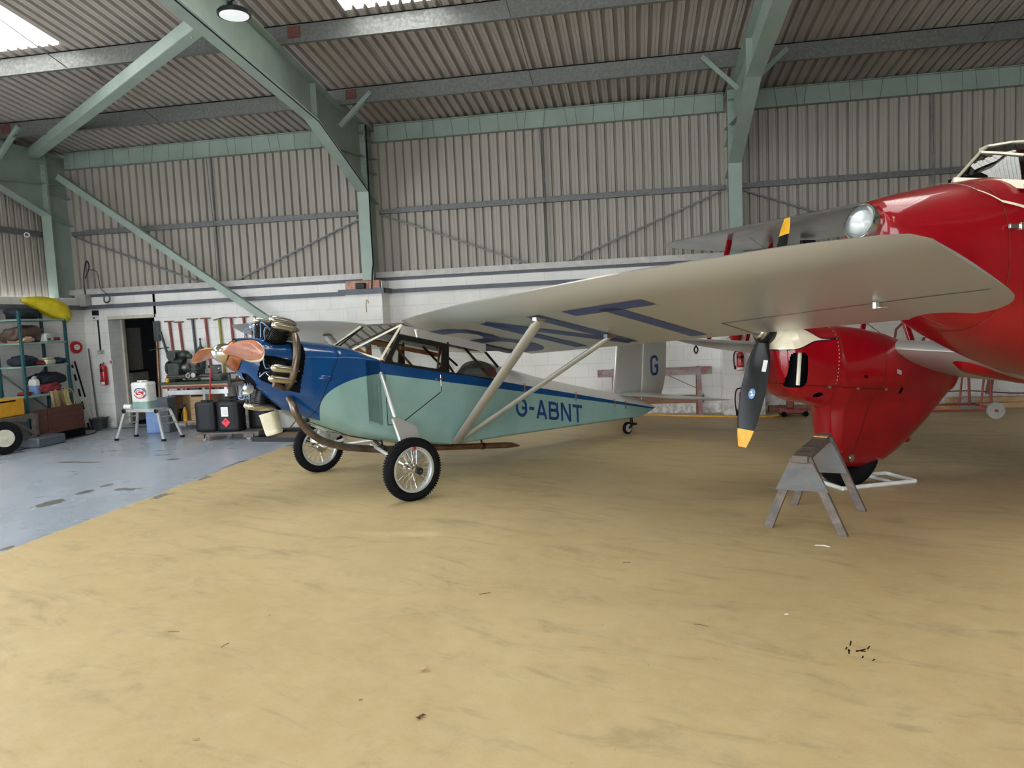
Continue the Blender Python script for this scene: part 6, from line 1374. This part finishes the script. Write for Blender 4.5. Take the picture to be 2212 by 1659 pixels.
pts = smooth_path([(-2.2, 12.35, .012), (-1.2, 12.3, .012), (.14, 12.3, .012), (.69, 12.12, .012), (1.32, 11.9, .012), (1.71, 11.76, .012), (2.15, 11.85, .012), (2.51, 12.2, .012), (3.2, 12.25, .012), (5, 12.1, .012)])
b = MB(); b.tube(pts, .014, 8); tag(b.build('air_hose', 'hose'), 'orange air hose lying along the foot of the white wall', 'hose')
t = thing('workshop_jack', 'small dusty red workshop jack on the floor behind the red nacelle', 'jack', (2.38, 11.9, 0)); MB().b2((-.22, -.1, .04), (.2, .1, .12)).build('chassis', 'oldred', t, bevel=.02); MB().b2((-.1, -.06, .12), (.0, .06, .24)).build('pump', 'oldred', t, bevel=.02)
for x in (-.16, .16): MB().lathe((x, 0, .04), (0, 1, 0), [(-.12, .04), (.12, .04)], 14).build('axle_roller', 'dark', t)
for i, (x0, x1, z0, z1, yy, lab) in enumerate(((2.1, 3.0, .0, .10, 12.38, 'dark timber beam on the floor against the wall behind the nacelle'), (4.6, 9.5, .0, .075, 12.28, 'long lower timber beam along the wall at the right'), (4.75, 9.5, .08, .16, 12.32, 'long upper timber plank along the wall at the right'))):
    tag(MB().b2((x0, yy, z0), (x1, yy + .1, z1)).build('timber_beam', 'fencewood' if i == 0 else 'lightwood', bevel=.004), lab, 'timber')
b = MB(); b.tube(smooth_path([(4.2, 12.4, .22), (5.0, 12.4, .26), (5.8, 12.4, .20), (6.6, 12.4, .24), (8, 12.4, .2)]), .01, 6); tag(b.build('wall_cable', 'exhaust2'), 'brown cable slung low along the white wall at the right', 'cable')
tag(MB().bar((5.35, 12.4, .2), (5.42, 12.42, .62), .08, .04, up=(0, 1, 0)).build('wood_post', 'fencewood'), 'short dark wooden post leaning on the wall at the right', 'post')
t = thing('wheeled_steps', 'faded red tubular steps on wheels behind the red biplane', 'steps', (4.45, 11.5, 0))
b = MB()
for y in (-.3, .38): b.tube([(-.5, y, .12), (.5, y, .12)], .018, 8); b.tube([(.42, y, .12), (.40, y, .75)], .02, 8); b.tube([(.28, y, .12), (.34, y, .75)], .015, 8)
b.tube([(-.5, -.3, .12), (-.5, .38, .12)], .018, 8); b.tube([(.48, -.3, .12), (.48, .38, .12)], .016, 8); b.build('base_frame', 'oldred', t)
b = MB()
for x in (-.62, -.3): b.tube([(x, -.1, .75), (x + .45, -.1, 1.5)], .016, 8); b.tube([(x + .18, .3, .75), (x + .6, .3, 1.5)], .016, 8)
b.tube([(-.75, 0, 1.05), (-.72, 0, 1.28), (-.55, 0, 1.45)], .018, 8); b.build('stringers', 'oldred', t)
b = MB(); b.bar((-.45, -.1, 1.27), (-.05, -.1, 1.25), .05, .04); b.bar((-.55, .1, .95), (-.05, .1, .95), .05, .04); b.bar((.4, -.3, .75), (.4, .38, .75), .04, .03); b.build('treads', 'oldred', t)
for x, y in ((.45, -.36), (.42, .44)): 
    w_ = MB().lathe((x, y, .115), (0, 1, 0), [(-.02, .10), (-.02, .115), (.02, .115), (.02, .10), (.0, .09)], 28).build('wheel', 'boxgrey', t); MB().lathe((x, y - .03, .115), (0, 1, 0), [(-.02, .02), (.05, .025)], 14).build('wheel_hub', 'oldred', w_)
# fin tip etc. end
